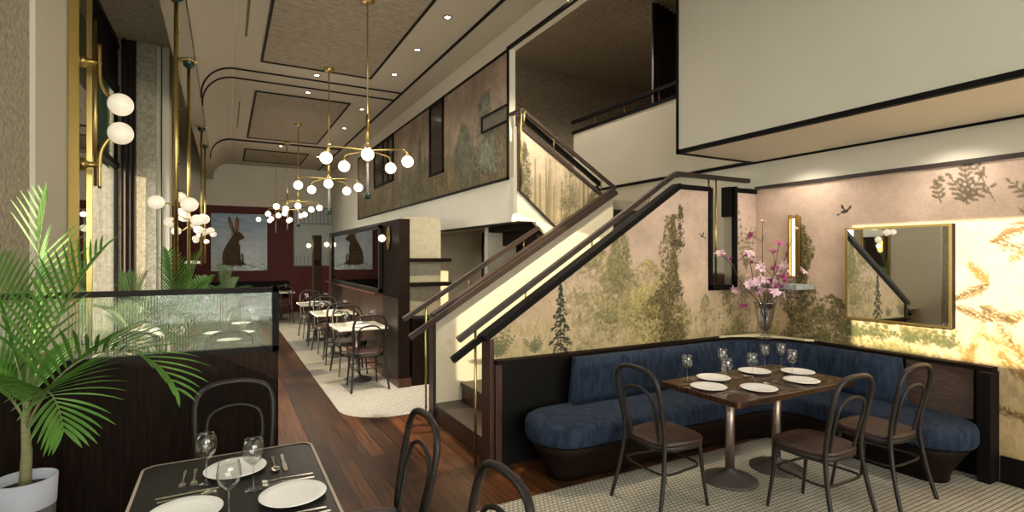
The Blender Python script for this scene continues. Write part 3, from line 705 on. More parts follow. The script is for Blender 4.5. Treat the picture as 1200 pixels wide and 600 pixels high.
# wainscot under the mural
t = MB().box(1.86, 3.80, 0, 1.9, 3.95, 1.03).box(1.9, 3.77, 0, 1.955, 3.829, .83)
struct('wall_panelling', t, 'redwood', 'red brown end post of the staircase wall', 'wall')
struct('wall_panelling', MB().box(1.955, 3.785, 0, 5.13, 3.829, .83), 'black', 'black panelling behind the left end of the banquette', 'wall')
struct('wall_panelling', MB().box(5.09, 1.83, 0, 5.138, 3.78, .83), 'black', 'black panelling behind the right end of the banquette', 'wall')
S('trim_17', 1.9, 3.745, .83, 5.13, 3.829, .862, 'walnut', 'dark ledge along the bottom of the big mural', 'trim')
S('trim_18', 5.05, 1.76, .83, 5.138, 3.74, .862, 'walnut', 'dark ledge below the mural on the mirror wall', 'trim')
struct('wall_panelling', MB().box(5.06, 1.88, .44, 5.089, 2.34, .828), 'texwood', 'rough grained wood panel beside banquette end', 'wall')
struct('wall_panelling', MB().box(4.98, 1.75, 0, 5.138, 1.829, .829), 'black', 'black end post of the banquette wall panelling', 'wall')

# ------------------------------------------------------------ banquette
def arc(cx, cy, r, a0, a1, n): return [(cx+r*math.cos(math.radians(a0+(a1-a0)*k/n)), cy+r*math.sin(math.radians(a0+(a1-a0)*k/n))) for k in range(n+1)]
def seat_outline(d):
    p = [(5.05, 3.74)] + arc(2.33, 3.43, .31-d, 90, 270, 18)
    p += arc(4.22, 3.12+d-.28-0*d, .28, 90, 0, 8) if False else arc(4.18, 2.84, .28+d, 90, 0, 8)
    p += [(4.46+d, 2.4)] + arc(4.76, 2.05, .30-d, 180, 360, 18) + [(5.05, 2.3)]
    return [(x, y) for (x, y) in p]
def stack(levels):
    b = MB(); b.loft([[(x, y, z) for (x, y) in seat_outline(d)] for (d, z) in levels]); return b
bq = thing('banquette', 'blue velvet corner banquette with rounded ends below the murals', 'banquette', (0, 0, 0))
bq_seat = stack([(.05, .285), (.012, .30), (0, .33), (0, .41), (.012, .44), (.04, .458), (.07, .462)]).build('seat_cushion', 'blue', bq)
stack([(.17, 0), (.165, .05), (.13, .13), (.08, .21), (.035, .284)]).build('tapered_base', 'walnut', bq)
path = [(2.56+.0, 3.66)] + [(x, 3.66) for x in (3.0, 3.5, 4.0)] + arc(4.38, 3.06, .60, 90, 0, 14) + [(4.98, 2.7), (4.98, 2.31)]
pr_ = [(.0, .455), (.035, .46), (.05, .52), (.045, .75), (.03, .83), (0, .845), (-.045, .84), (-.055, .46)]
rings = []
for i, p in enumerate(path):
    a = Vector(path[max(0, i-1)]); c = Vector(path[min(len(path)-1, i+1)]); t = (c-a).normalized(); nrm = Vector((t.y, -t.x))
    last = (i == 0) - (i == len(path)-1)
    ring = []
    for (q, z) in pr_:
        sh = 0
        if last: tt = (z-.455)/.39; sh = last*(-.10*math.sin(PI*min(1, tt))*(1-.3*tt) + .04*tt)
        ring.append((p[0]+nrm.x*q+t.x*sh, p[1]+nrm.y*q+t.y*sh, z))
    rings.append(ring)
MB().loft(rings).build('back_cushion', 'blue', bq)
# corner shelf
cs = [(4.35, 3.742), (5.03, 3.742), (5.048, 3.72), (5.048, 3.1)] + [(4.38+.655*math.cos(math.radians(a)), 3.06+.655*math.sin(math.radians(a))) for a in (5, 18, 32, 45, 58, 72, 85)]
o = MB().prism(cs, .80, .862).build('corner_shelf', 'walnut'); tag(o, 'dark curved shelf filling the corner behind the banquette', 'shelf')
o = MB().prism(inset(cs, .035), .863, .882).build('stone_slab', 'stone'); tag(o, 'cream stone slab under the flower vase in corner', 'slab')

# ------------------------------------------------------------ mirror, slim sconce on mirror wall
t = thing('square_mirror', 'square mirror in a thin brass frame on the painted wall', 'mirror', (XR-.006, 2.02, 1.12))
MB().box(-.062, 0, 0, -.003, .82, .84).build('mirror_body', 'black', t)
f = MB().box(-.068, 0, 0, -.0625, .02, .84).box(-.068, .80, 0, -.0625, .82, .84).box(-.068, .02, 0, -.0625, .80, .02).box(-.068, .02, .82, -.0625, .80, .84); f.build('mirror_frame', 'brass', t)
MB().box(-.066, .02, .02, -.0625, .80, .82).build('mirror_pane', 'mirror', t)
t = thing('wall_sconce', 'slim brass and glowing strip sconce behind the magnolia blossoms', 'wall lamp', (XR-.006, 3.36, 1.48))
MB().box(-.03, -.05, 0, -.002, .05, .62).build('back_plate', 'brass', t)
MB().box(-.05, -.014, .02, -.031, .014, .6).build('light_strip', 'globe', t)
MB().box(-.07, -.045, 0, -.031, -.03, .64).box(-.07, .03, 0, -.031, .045, .64).build('side_rail', 'brass', t)
o = MB().box(4.86, 3.18, 1.37, 5.134, 3.80, 1.42).build('glass_shelf', 'paleglass'); tag(o, 'pale grey corner shelf behind the magnolia branches', 'shelf')

# ------------------------------------------------------------ chairs
def make_chair(label, group=None):
    t = thing('bentwood_chair', label, 'chair', (0, 0, 0), 0, group)
    sp = []
    for k in range(36):
        a = 2*PI*k/36; c, s_ = math.cos(a), math.sin(a); e = .62
        x = .218*math.copysign(abs(c)**e, c); y = .212*math.copysign(abs(s_)**e, s_); x *= 1+.05*(y/.2); sp.append((x, y+.0))
    b = MB(); sc_ = lambda k, z: [(x*k, y*k, z) for x, y in sp]
    b.loft([sc_(.75, .464), sc_(.88, .470), sc_(.96, .476), sc_(.995, .470), sc_(1.0, .452)]); b.build('seat', 'seat', t)
    MB().loft([sc_(.96, .415), sc_(.99, .42), sc_(.995, .4515), sc_(.9, .4515)]).build('seat_frame', 'bentwood', t)
    half = [(-.235, -.275, 0), (-.215, -.225, .2), (-.195, -.19, .42), (-.192, -.195, .56), (-.202, -.225, .72), (-.20, -.25, .84), (-.165, -.262, .915), (-.09, -.268, .947), (0, -.27, .953)]
    full = half + [(-x, y, z) for (x, y, z) in half[-2::-1]]; sm = smooth(full, 5); n = len(sm)
    MB().tube(sm, [.0135+.003*math.sin(PI*min(1, max(0, k/n))) for k in range(n)], 12).build('back_frame', 'bentwood', t)
    h2 = [(-.128, -.176, .46), (-.138, -.2, .58), (-.145, -.228, .70), (-.125, -.243, .775), (-.065, -.25, .81), (0, -.252, .818)]
    MB().tube(smooth(h2+[(-x, y, z) for (x, y, z) in h2[-2::-1]], 5), .0105, 8).build('inner_loop', 'bentwood', t)
    for s_ in (-1, 1):
        MB().tube(smooth([(s_*.17, .155, .445), (s_*.178, .172, .25), (s_*.195, .205, 0)], 5), [.016-.006*k/10 for k in range(11)], 8).build('leg', 'bentwood', t)
    ring = smooth([(0, .178, .275), (.12, .174, .275), (.174, .12, .275), (.186, 0, .275), (.198, -.13, .275), (.16, -.196, .275), (0, -.205, .275), (-.16, -.196, .275), (-.198, -.13, .275), (-.186, 0, .275), (-.174, .12, .275), (-.12, .174, .275)], 4, True)
    MB().tube(ring, .0085, 8, closed=True).build('stretcher_ring', 'bentwood', t)
    return t
CH = make_chair('bentwood chair at the near end of banquette table, facing it')
CH.location = (2.68, 2.72, .004); CH.rotation_euler = (0, 0, -PI/2)
CH['label'] = 'bentwood chair at the stair end of the banquette table'
CH['group'] = 'bentwood chairs'
def chair(x, y, rz, label, z=.004): return dup(CH, (x, y, z), rz, label, 'bentwood chairs')
chair(3.43, 2.12, .0, 'bentwood chair at the front middle of the banquette table')
chair(4.13, 2.10, .0, 'bentwood chair on the front side nearest the mirror wall')

# ------------------------------------------------------------ tables
def pedestal(parent, x, y, zt, m='iron', mc='colmetal', r=.2):
    MB().lathe([(.0001, 0), (r, 0), (r, .012), (r*.9, .022), (r*.5, .04), (.05, .06), (.034, .085), (.034, .1)], (x, y, 0), 32).build('pedestal_base', m, parent)
    MB().cyl((x, y, .08), (x, y, zt), .034, 20).build('pedestal_column', mc, parent)
dt = thing('dining_table', 'long dark wood table on two pedestals by the banquette', 'dining table', (3.57, 2.65, .004))
MB().prism(rrect(-.66, -.35, .66, .35, .02, 3), .706, .746, bev=.004).build('tabletop', 'tablewood', dt)
pedestal(dt, -.21, .08, .706); pedestal(dt, .31, .06, .706)
ft = thing('dining_table', 'grey black table with a pale edge in the foreground', 'dining table', (.03, 1.85, 0))
MB().prism(rrect(-.35, -1.02, .35, 1.02, .055, 6), .722, .75, bev=.003).build('tabletop', 'tabledark', ft)
b = MB(); o1 = rrect(-.356, -1.026, .356, 1.026, .06, 6); o2 = rrect(-.344, -1.014, .344, 1.014, .05, 6)
b.loft([[(x, y, .718) for x, y in o1], [(x, y, .752) for x, y in o1], [(x, y, .7535) for x, y in o2]], False, True, False); b.build('table_edge', mat('pale_table_edge', srgb(186, 170, 152), .5), ft)
pedestal(ft, 0, .5, .722); pedestal(ft, 0, -.5, .722)
# long table beyond the partition
bt = thing('dining_table', 'long dark table seen through the glazed partition', 'dining table', (.04, 7.65, 0))
MB().prism(rrect(-.35, -1.25, .35, 1.25, .03, 4), .722, .75, bev=.003).build('tabletop', 'tabledark', bt)
pedestal(bt, 0, .7, .722); pedestal(bt, 0, -.7, .722)
def cafe(x, y, lab, w=.64, d=.76, z=.004):
    t = thing('marble_table', lab, 'cafe table', (x, y, z), 0, 'marble topped tables')
    MB().prism(rrect(-w/2, -d/2, w/2, d/2, .02, 3), .72, .746, bev=.004).build('tabletop', 'marble', t)
    pedestal(t, 0, 0, .72, 'iron', 'iron', .19); return t
ct = cafe(1.6, 7.38, 'nearest marble topped table along the dark panelled wall')
for (x, y, lab, z) in ((1.6, 9.3, 'second marble topped table along the dark panelled wall', .004), (1.6, 11.25, 'third marble topped table along the dark panelled wall', .004),
                       (-.78, 5.35, 'marble topped table by the window behind the big palm', 0), (-.78, 8.1, 'marble topped table by the window beside long dark table', 0),
                       (-.1, 14.4, 'far marble topped table below the hare painting', 0), (1.3, 15.3, 'far marble topped table below the interior glass', .004)):
    dup(ct, (x, y, z), 0, lab)
od = ['nearest', 'second', 'third']
for k, y in enumerate((7.38, 9.3, 11.25)):
    chair(1.6, y-.45, 0, f'bentwood chair on the near side of the {od[k]} marble table')
    chair(1.6, y+.5, PI, f'bentwood chair on the far side of the {od[k]} marble table')
chair(.05, 3.28, PI, 'bentwood chair between front table and glazed partition', 0)
chair(.56, 2.38, PI/2, 'bentwood chair at the floor side of front table', 0)
chair(.585, 1.615, PI/2, 'bentwood chair at the floor side, nearest the viewer', 0)
chair(-.78, 5.98, PI, 'bentwood chair at window table behind the big palm', 0)
chair(-.80, 7.5, 0, 'bentwood chair at window table, back to the viewer', 0)
chair(.04, 6.15, 0, 'bentwood chair at the near end of long table beyond partition', 0)
chair(-.1, 13.7, 0, 'far bentwood chair below the hare painting', 0)
chair(.75, 14.3, PI/2, 'far bentwood chair beside the table below the painting', 0)
chair(1.3, 14.7, 0, 'far bentwood chair in front of the interior glass', 0)

# ------------------------------------------------------------ tableware
def make_plate():
    o = MB().lathe([(.0001, .004), (.08, .004), (.088, .006), (.122, .014), (.125, .016), (.122, .018), (.088, .0095), (.08, .0075), (.0001, .0075)], seg=40).build('plate', 'china'); return o
def make_glass():
    pr = [(.0001, 0), (.034, 0), (.034, .002), (.01, .005), (.0038, .012), (.0035, .095), (.012, .102), (.034, .125), (.042, .150), (.038, .185), (.033, .205),
          (.0318, .205), (.0366, .185), (.0405, .150), (.0325, .1265), (.010, .105), (.0001, .102)]
    return MB().lathe(pr, seg=24).build('wine_glass', 'glass')
def make_fork():
    b = MB()
    b.loft([[(-w, y, z-.0012), (w, y, z-.0012), (w, y, z+.0012), (-w, y, z+.0012)] for (y, w, z) in ((-.1, .006, .003), (-.09, .0075, .003), (-.02, .0032, .005), (.03, .0028, .007), (.045, .008, .005), (.058, .0125, .003))], False)
    for k in range(4):
        x = -.0105+.007*k; b.loft([[(x-.0018, y, z-.001), (x+.0018, y, z-.001), (x+.0018, y, z+.001), (x-.0018, y, z+.001)] for (y, z) in ((.057, .003), (.08, .003), (.1, .006))], False)
    return b.build('fork', 'steel')
def make_knife():
    b = MB(); b.loft([[(-w, y, .001), (w, y, .001), (w, y, .0042), (-w, y, .0042)] for (y, w) in ((-.11, .005), (-.1, .0075), (-.01, .0065), (0, .005), (.01, .009), (.08, .0095), (.105, .006), (.112, .001))], False)
    return b.build('knife', 'steel')
def make_spoon():
    b = MB(); b.loft([[(-w, y, z-.0012), (w, y, z-.0012), (w, y, z+.0012), (-w, y, z+.0012)] for (y, w, z) in ((-.1, .006, .003), (-.09, .0075, .003), (-.02, .0032, .005), (.045, .003, .006))], False)
    R = []
    for k in range(5):
        r = (1, .85, .6, .35, .02)[k]; z = (.0062, .004, .0026, .002, .0018)[k]
        R.append([(.019*r*math.cos(a), .072+.029*r*math.sin(a), z) for a in [2*PI*j/18 for j in range(18)]])
    R = [[(x*1.0, y, z+.0012) for x, y, z in R[0]]]+R
    b.loft(R, True, True, False); return b.build('spoon', 'steel')
PROTO = {}
def put(kind, x, y, z, rz, label, cat, group):
    if kind not in PROTO:
        PROTO[kind] = o = dict(plate=make_plate, wine_glass=make_glass, fork=make_fork, knife=make_knife, spoon=make_spoon)[kind]()
    else:
        o = PROTO[kind].copy(); COL.objects.link(o)
    o.location = (x, y, z); o.rotation_euler = (0, 0, rz); tag(o, label, cat, group); return o
def setting(px, py, z, rz, where, kinds=('spoon', 'knife', 'fork', 'fork')):
    """rz=0: guest sits at -y looking +y"""
    put('plate', px, py, z, 0, 'white plate '+where, 'plate', 'white dinner plates')
    for kind, off, io in zip(kinds, (-.155, -.195, .155, .195), ('inner', 'outer', 'inner', 'outer')):
        x = px+off*math.cos(rz); y = py+off*math.sin(rz)
        if abs(x-px) > .1: side = ('aisle' if px < 1 else 'mirror wall') if x > px else ('window' if px < 1 else 'stair')
        else: side = 'far' if y > py else 'near'
        put(kind, x, y, z, rz+random.uniform(-.05, .05), f'{io} steel {kind}, {side} side of plate {where}', kind, 'steel cutlery')
zt = .7545
setting(.04, 2.63, zt-.003, PI, 'at the head of the grey front table')
setting(.235, 2.24, zt-.003, PI/2, 'at the aisle side of grey front table')
setting(-.13, 2.27, zt-.003, -PI/2, 'at the partition side of grey front table')
put('wine_glass', -.07, 2.55, zt-.003, 0, 'wine glass on window side of head plate, grey front table', 'wine glass', 'wine glasses')
put('wine_glass', .10, 2.39, zt-.003, 0, 'wine glass between plates at middle of grey front table', 'wine glass', 'wine glasses')
put('wine_glass', .012, 2.18, zt-.003, 0, 'wine glass closest to viewer on grey front table', 'wine glass', 'wine glasses')
zd = .7515
for (x, y, rz, w) in ((3.31, 2.84, PI, 'on the banquette side near the stair end'), (3.79, 2.84, PI, 'on the banquette side near the mirror end'),
                      (3.05, 2.66, -PI/2, 'at the stair end of the banquette table'), (3.33, 2.46, 0, 'on the front side near the stair end'),
                      (3.82, 2.46, 0, 'on the front side near the mirror end'), (4.08, 2.66, PI/2, 'at the mirror end of the banquette table')):
    if abs(rz) == PI/2:
        setting(x, y, zd, rz, w, ('knife', 'spoon', 'fork', 'fork')) if False else put('plate', x, y, zd, 0, 'white plate '+w, 'plate', 'white dinner plates')
        for off, kd, sd in ((-.155, 'fork', 'near'), (.155, 'knife', 'far')):
            put(kd, x, y+off*.95, zd, rz, f'steel {kd} on the {sd} side of plate {w}', kd, 'steel cutlery')
    else:
        setting(x, y, zd, rz, w, ('fork', 'fork', 'knife', 'spoon'))
for (u_, v_, lab) in ((3.06, 2.87, 'wine glass behind the stair end plate'), (3.2, 2.63, 'wine glass in front of first banquette side plate'), (3.52, 2.93, 'wine glass between the two banquette side plates'),
                      (3.55, 2.68, 'wine glass at centre of the banquette table'), (4.0, 2.9, 'wine glass behind the mirror end plate'), (4.16, 2.86, 'wine glass at the far corner of banquette table'), (3.95, 2.62, 'wine glass between mirror end plates')):
    put('wine_glass', u_, v_, zd, 0, lab, 'wine glass', 'wine glasses')
for k, (x, y) in enumerate(((1.6, 7.38), (1.6, 9.3), (1.6, 11.25))):
    put('plate', x, y-.2, .7505, 0, f'white plate at near side of the {od[k]} marble table', 'plate', 'white dinner plates')
    put('plate', x, y+.2, .7505, 0, f'white plate at far side of the {od[k]} marble table', 'plate', 'white dinner plates')
    put('wine_glass', x+.2, y-.02, .7505, 0, f'wine glass by the wall on the {od[k]} marble table', 'wine glass', 'wine glasses')
    put('wine_glass', x-.17, y+.0, .7505, 0, f'wine glass by the aisle on the {od[k]} marble table', 'wine glass', 'wine glasses')
for (x, y, z, w) in ((.04, 6.7, .7505, 'near end of the long table beyond the partition'), (.2, 7.3, .7505, 'aisle side of the long table beyond the partition'), (-.12, 7.4, .7505, 'window side of the long table beyond partition'), (.2, 8.3, .7505, 'far aisle side of the long dark table'),
                  (-.78, 5.35, .7505, 'window table behind the big palm'), (-.78, 8.1, .7505, 'window table beside the long dark table'), (-.1, 14.3, .7505, 'far table below the hare painting'), (1.3, 15.2, .7505, 'far table before the interior glass')):
    put('plate', x, y, z-.0005 if z > .7504 else z, 0, 'white plate on '+w, 'plate', 'white dinner plates')
    put('wine_glass', x+.13, y+.14, z-.0005 if z > .7504 else z, 0, 'wine glass on '+w, 'wine glass', 'wine glasses')

# ------------------------------------------------------------ glazed partition
t = thing('glazed_partition', 'low dark wood partition with a ribbed glass upper band', 'partition', (XP, YP, 0))
MB().box(-1.62, 0, 0, 0, .06, 1.075).build('wood_panel', 'walnut', t)
f = MB().box(-1.62, -.004, 1.46, 0, .064, 1.492).box(-1.62, -.004, 1.07, 0, .064, 1.105).box(-.035, -.004, 1.07, .004, .064, 1.492)
f.build('glass_frame', 'black', t)
MB().box(-1.62, .026, 1.10, -.03, .034, 1.465).build('ribbed_pane', 'ribglass', t)

# ------------------------------------------------------------ dark panelled wall with mirror
X0 = 1.966
t = thing('panelled_screen_wall', 'tall dark panelled wall beside the row of marble tables', 'screen wall', (X0, 6.66, 0))
MB().box(0, 0, 0, .14, 5.2, 2.18).build('panel_body', 'walnut', t)
MB().box(-.012, .02, .12, 0, 5.2, 1.15).build('hide_panel', 'speckle', t)
MB().box(-.012, .9, 1.15, 0, 5.15, 2.16).build('hide_panel', 'speckle', t)
MB().box(-.016, -.016, 0, .156, 5.2, .12).build('plinth', 'redwood', t)
MB().box(-.10, .9, 1.15, 0, 5.1, 1.17).build('ledge', 'redwood', t)
t = thing('wall_mirror', 'long dark framed mirror on the panelled wall', 'mirror', (X0-.012, 7.45, 1.18))
MB().box(-.022, .05, .05, -.003, 3.75, .91).build('mirror_pane', 'mirror', t)
f = MB().box(-.045, 0, 0, -.002, .06, .96).box(-.045, 3.74, 0, -.002, 3.8, .96).box(-.045, 0, 0, -.002, 3.8, .05).box(-.045, 0, .91, -.002, 3.8, .96); f.build('mirror_frame', 'black', t)
t = thing('timber_post', 'farther narrow dark post beyond the long panelled wall', 'post', (1.80, 12.9, 0))
MB().box(0, 0, 0, .17, .3, 2.18).build('panel_body', 'walnut', t)
def disc_sconce(x, y, z, lab, s=1):
    t = thing('disc_sconce', lab, 'wall lamp', (x, y, z))
    pts = [(.085*math.cos(a)*1.0, .16*math.sin(a)) for a in [2*PI*k/28 for k in range(28)]]
    MB().prism(pts, -.012, -.002, axis='x').build('oval_plate', 'brass', t)
    MB().cyl((-.012, 0, 0), (-.05, 0, 0), .012).build('lamp_stem', 'brass', t)
    MB().ball((-.092, 0, 0), .048).build('lamp_globe', 'globe', t)
disc_sconce(X0-.012, 7.12, 1.94, 'brass oval sconce with globe at near end of panelled wall')
disc_sconce(X0-.012, 11.55, 1.94, 'brass oval sconce with globe at far end of panelled wall')
disc_sconce(1.798, 13.05, 1.94, 'brass oval sconce with globe on the farther wall end')

# bar counter and shelves behind
t = thing('bar_counter', 'dark wooden counter end behind the staircase rail', 'counter', (2.14, 6.67, .004))
MB().box(0, 0, 0, .58, .3, .84).build('counter_body', 'walnut', t); MB().box(-.0, -.02, .84, .60, .3, .88).build('counter_top', 'black', t)
t = thing('damask_screen', 'cream patterned wall panel beside the dark screen wall', 'wall panel', (2.11, 7.0, .0))
MB().box(0, 0, .0, .55, .05, 2.24).build('panel_face', 'damask', t)
for z, w in ((1.62, 'upper'), (1.29, 'lower')):
    o = MB().box(2.11, 6.80, z, 2.74, 6.995, z+.05).build('wall_shelf', 'walnut'); tag(o, f'{w} dark floating shelf on the cream patterned panel', 'shelf')
# lift
t = thing('lift_door', 'grey metal lift doors in a black surround under mezzanine', 'lift door', (XR-.004, 8.9, 0))
MB().box(-.03, 0, 2.0, 0, 1.9, 2.22).box(-.03, -.05, 0, 0, .0, 2.22).box(-.03, 1.9, 0, 0, 1.95, 2.22).build('door_surround', 'black', t)
for a in (0, .955): MB().box(-.015, a, 0, -.002, a+.945, 2.0).build('door_leaf', 'liftmetal', t)

# ------------------------------------------------------------ far wall items
cp = Paint(1.46, 1.67, 90)
cp.sky((120, 142, 164), (150, 158, 168), (172, 176, 178), 14)
for _ in range(60): cp.dab(random.uniform(0, 1.46), random.uniform(.35, 1.6), random.uniform(.1, .35), random.uniform(.02, .05), random.choice([(178, 172, 172), (136, 152, 170), (160, 160, 166)]), .25)
for _ in range(240): cp.dab(random.uniform(0, 1.46), random.uniform(0, .22), random.uniform(.03, .1), .012, random.choice([(186, 190, 186), (110, 128, 136), (150, 160, 160), (80, 90, 90)]), .5)
B1 = (58, 46, 32); B2 = (84, 66, 46); B3 = (42, 34, 26)
h_ = lambda L: [(.2+(x-.1)*.78, z) for x, z in L]
cp.poly(h_([(.22, .17), (.2, .4), (.26, .62), (.38, .8), (.5, .95), (.56, 1.05), (.62, 1.12), (.74, 1.15), (.86, 1.08), (.93, .98), (.9, .92), (.8, .9), (.76, .85), (.8, .7), (.8, .5), (.84, .3), (.96, .17), (.8, .14), (.5, .15)]), B1)
cp.poly(h_([(.56, 1.08), (.44, 1.3), (.38, 1.52), (.44, 1.6), (.54, 1.42), (.64, 1.14)]), B2); cp.poly(h_([(.64, 1.12), (.62, 1.4), (.68, 1.6), (.76, 1.5), (.76, 1.3), (.72, 1.1)]), B2)
cp.poly(h_([(.53, 1.18), (.45, 1.4), (.44, 1.52), (.52, 1.36)]), (136, 88, 62)); cp.poly(h_([(.67, 1.2), (.67, 1.42), (.7, 1.5), (.72, 1.3)]), (136, 88, 62))
cp.poly(h_([(.84, .5), (.87, .2), (.98, .14), (.98, .2), (.92, .24), (.9, .5)]), B3)
for _ in range(1500):
    x, z = random.uniform(.2, .92), random.uniform(.15, 1.15)
    if abs(x-(.5+.24*(z-.5))) < .29-.12*z: X_, Z_ = h_([(x, z)])[0]; cp.dab(X_, Z_, .018, .005, random.choice([B2, B3, (104, 82, 56)]), .5, random.uniform(.3, 2))
X_, Z_ = h_([(.78, 1.03)])[0]; cp.dab(X_, Z_, .02, .02, (16, 12, 10), 1); cp.dab(X_+.005, Z_+.005, .006, .006, (200, 190, 170), 1)
cp.c = np.clip(cp.c*1.28, 0, 255)
t = thing('picture', 'large painting of a dark hare sitting under blue sky', 'painting', (-.36, YF-.006, 1.27))
o = paint_mesh('painted_face', gridx(0, 1.46, .015), lambda u: 0, lambda u: 1.66, 110, lambda U, Z: (U, np.full_like(U, -.045), Z), cp, (0, 0), 'canvas', t)
MB().box(0, -.042, 0, 1.46, -.001, 1.66).build('canvas_edge', 'slot', t)
t = thing('interior_glazing', 'pale patterned interior window in the oxblood wall', 'window', (1.86, YF-.006, 1.42))
MB().box(0, -.03, 0, 1.5, -.004, 1.75).build('glass_pane', 'paleglass', t)
b = MB()
for k in range(13): 
    MB().box(.04+k*.115, -.05, 1.3, .065+k*.115, -.031, 1.72).build('screen_slat', 'liftmetal', t)
    MB().box(.04+k*.115, -.05, .03, .055+k*.115, -.031, .3).build('screen_slat', 'liftmetal', t)
MB().box(-.03, -.06, -.04, 0, -.002, 1.79).box(1.5, -.06, -.04, 1.53, -.002, 1.79).box(-.03, -.06, 1.75, 1.53, -.002, 1.79).box(-.03, -.06, -.04, 1.53, -.002, 0).box(-.03, -.06, 1.26, 1.53, -.031, 1.3).build('window_frame', 'liftmetal', t)
t = thing('red_banquette', 'low dark red bench along the far wall', 'bench', (-.9, 16.85, 0))
MB().box(0, 0, 0, 2.6, .5, .45, .03).build('bench_seat', 'red', t); MB().box(0, .42, .45, 2.6, .54, .95, .03).build('bench_back', 'black', t)
t = thing('floor_lamp', 'slim dark floor lamp with pale shade by the oxblood wall', 'floor lamp', (-.75, 16.2, 0))
MB().lathe([(.001, 0), (.15, 0), (.15, .02), (.02, .03), (.012, .06)], seg=20).build('lamp_base', 'black', t)
MB().cyl((0, 0, .03), (0, 0, 1.5), .012).build('lamp_pole', 'black', t); MB().lathe([(.2, 1.5), (.2, 1.56), (.001, 1.58)], seg=24).build('lamp_shade', 'opal', t)

# ------------------------------------------------------------ chandeliers
def make_chandelier(lab):
    t = thing('globe_chandelier', lab, 'chandelier', (0, 0, 0), 0, 'five globe chandeliers')   # origin at hub height
    MB().lathe([(.001, 1.634), (.075, 1.634), (.075, 1.60), (.03, 1.588), (.001, 1.588)], seg=24).build('canopy', 'brass', t)
    MB().cyl((0, 0, .4), (0, 0, 1.6), .008, 10).build('drop_rod', 'brass', t)
    MB().cyl((0, 0, .08), (0, 0, .42), .018, 14).build('rod_sleeve', 'brass', t)
    MB().lathe([(.001, .09), (.03, .085), (.034, .03), (.026, .02), (.026, -.06), (.001, -.065)], seg=20).build('hub', 'brass', t)
    MB().cyl((0, 0, -.06), (0, 0, -.40), .011, 12).build('glass_stem', 'paleglass', t)
    MB().ball((0, 0, -.42), .036).build('green_ball', 'green', t)
    for k in range(5):
        a = 2*PI*k/5; c, s_ = math.cos(a), math.sin(a)
        R = .42; pts = [(.02, .05), (.2, .055), (.34, .055), (.395, .045), (.415, .015), (.42, -.01)]
        arm = MB().tube(smooth([(r*c, r*s_, z) for r, z in pts], 4), .0075, 8).build('arm', 'brass', t)
        MB().lathe([(.012, .01), (.018, .0), (.02, -.02), (.001, -.022)], (R*c, R*s_, 0), 14).build('globe_cap', 'brass', arm)
        MB().ball((R*c, R*s_, -.068), .06, 24).build('lamp_globe', 'globe', arm)
    return t
c1 = make_chandelier('nearest five globe brass chandelier'); c1.location = (1.3, 5.54, 2.745)
ang = math.atan2(-5.54, -1.3)
c1.rotation_euler = (0, 0, ang)
for (x, y, z, lab, a) in ((1.3, 7.87, 2.745, 'second brass chandelier from the viewer', .05), (1.3, 11.47, 2.745, 'third brass chandelier from the viewer', .1), (1.29, 13.5, 2.745, 'fourth brass chandelier, in front of the interior glazing', .0), (1.2, 15.6, 2.745, 'farthest brass chandelier, before the oxblood wall', -.1)):
    dup(c1, (x, y, z), ang+a, lab)

# ------------------------------------------------------------ window side pendants
def make_pendant(lab):
    t = thing('cluster_pendant', lab, 'pendant lamp', (0, 0, 0), 0, 'brass cluster pendants')   # origin at cluster height, canopy at 3.9
    MB().lathe([(.09, 1.79), (.09, 1.78), (.001, 1.775)], seg=24).build('canopy', 'brass', t)
    MB().lathe([(.06, 1.776), (.055, 1.74), (.035, 1.715), (.001, 1.705)], seg=24).build('green_cup', 'green', t)
    MB().cyl((0, 0, -.55), (0, 0, 1.72), .017, 14).build('brass_tube', 'brass', t)
    b = MB()
    for k in range(9): b.ball((.0165, -.006, -.3+k*.22), .006, 8)
    b.build('tube_rivets', 'black', t)
    for k, (x, y, z, r) in enumerate(((-.13, -.08, .03, .062), (.10, -.10, .02, .066), (.02, .14, .10, .048), (-.05, .12, -.12, .05), (.15, .02, -.10, .052))):
        a = MB().tube(smooth([(0, 0, z*.5), (x*.4, y*.4, z*.9), (x*.8, y*.8, z)], 4), .006, 8).build('arm', 'brass', t)
        MB().ball((x, y, z), r, 20, .9).build('lamp_globe', 'opal', a)
    return t
p1 = make_pendant('nearest brass tube pendant on the window side'); p1.location = (-.36, 5.2, 2.10); p1.scale = (1, 1, 1.0)
dup(p1, (-.36, 6.95, 2.10), .8, 'second brass tube pendant on the window side')
dup(p1, (-.355, 10.4, 2.10), 2.1, 'third brass tube pendant, near the far concrete pier')
dup(p1, (-.35, 12.0, 2.10), 3.0, 'farthest brass tube pendant on the window side')
p1.location.z = 2.105

# tall brass framed mirror on the pier, two-globe sconces
t = thing('tall_mirror', 'tall brass edged mirror on the cream pier', 'mirror', (XL+.034, 5.46, .9))
MB().box(.003, .01, .02, .05, .48, 3.6).build('mirror_pane', 'mirror', t)
MB().box(0, 0, 0, .07, .012, 3.62).box(0, .48, 0, .07, .50, 3.62).box(0, 0, 0, .07, .50, .02).box(0, 0, 3.60, .07, .50, 3.62).build('mirror_frame', 'brass', t)
t = thing('globe_sconce', 'brass bar sconce with two opal globes on the tall mirror', 'wall lamp', (XL+.086, 5.68, 2.9))
for (z0, sg) in ((.46, 1), (-.42, -1)):
    MB().lathe([(.001, 0), (.055, 0), (.055, .02), (.03, .03), (.022, .06), (.022, .10), (.001, .10)], (0, 0, z0), 24, axis='x').build('mount', 'brass', t)
    MB().cyl((0, 0, z0), (.13, 0, z0), .012).build('mount_arm', 'brass', t)
MB().cyl((.085, 0, -.6), (.085, 0, .82), .013, 14).build('back_bar', 'brass', t)
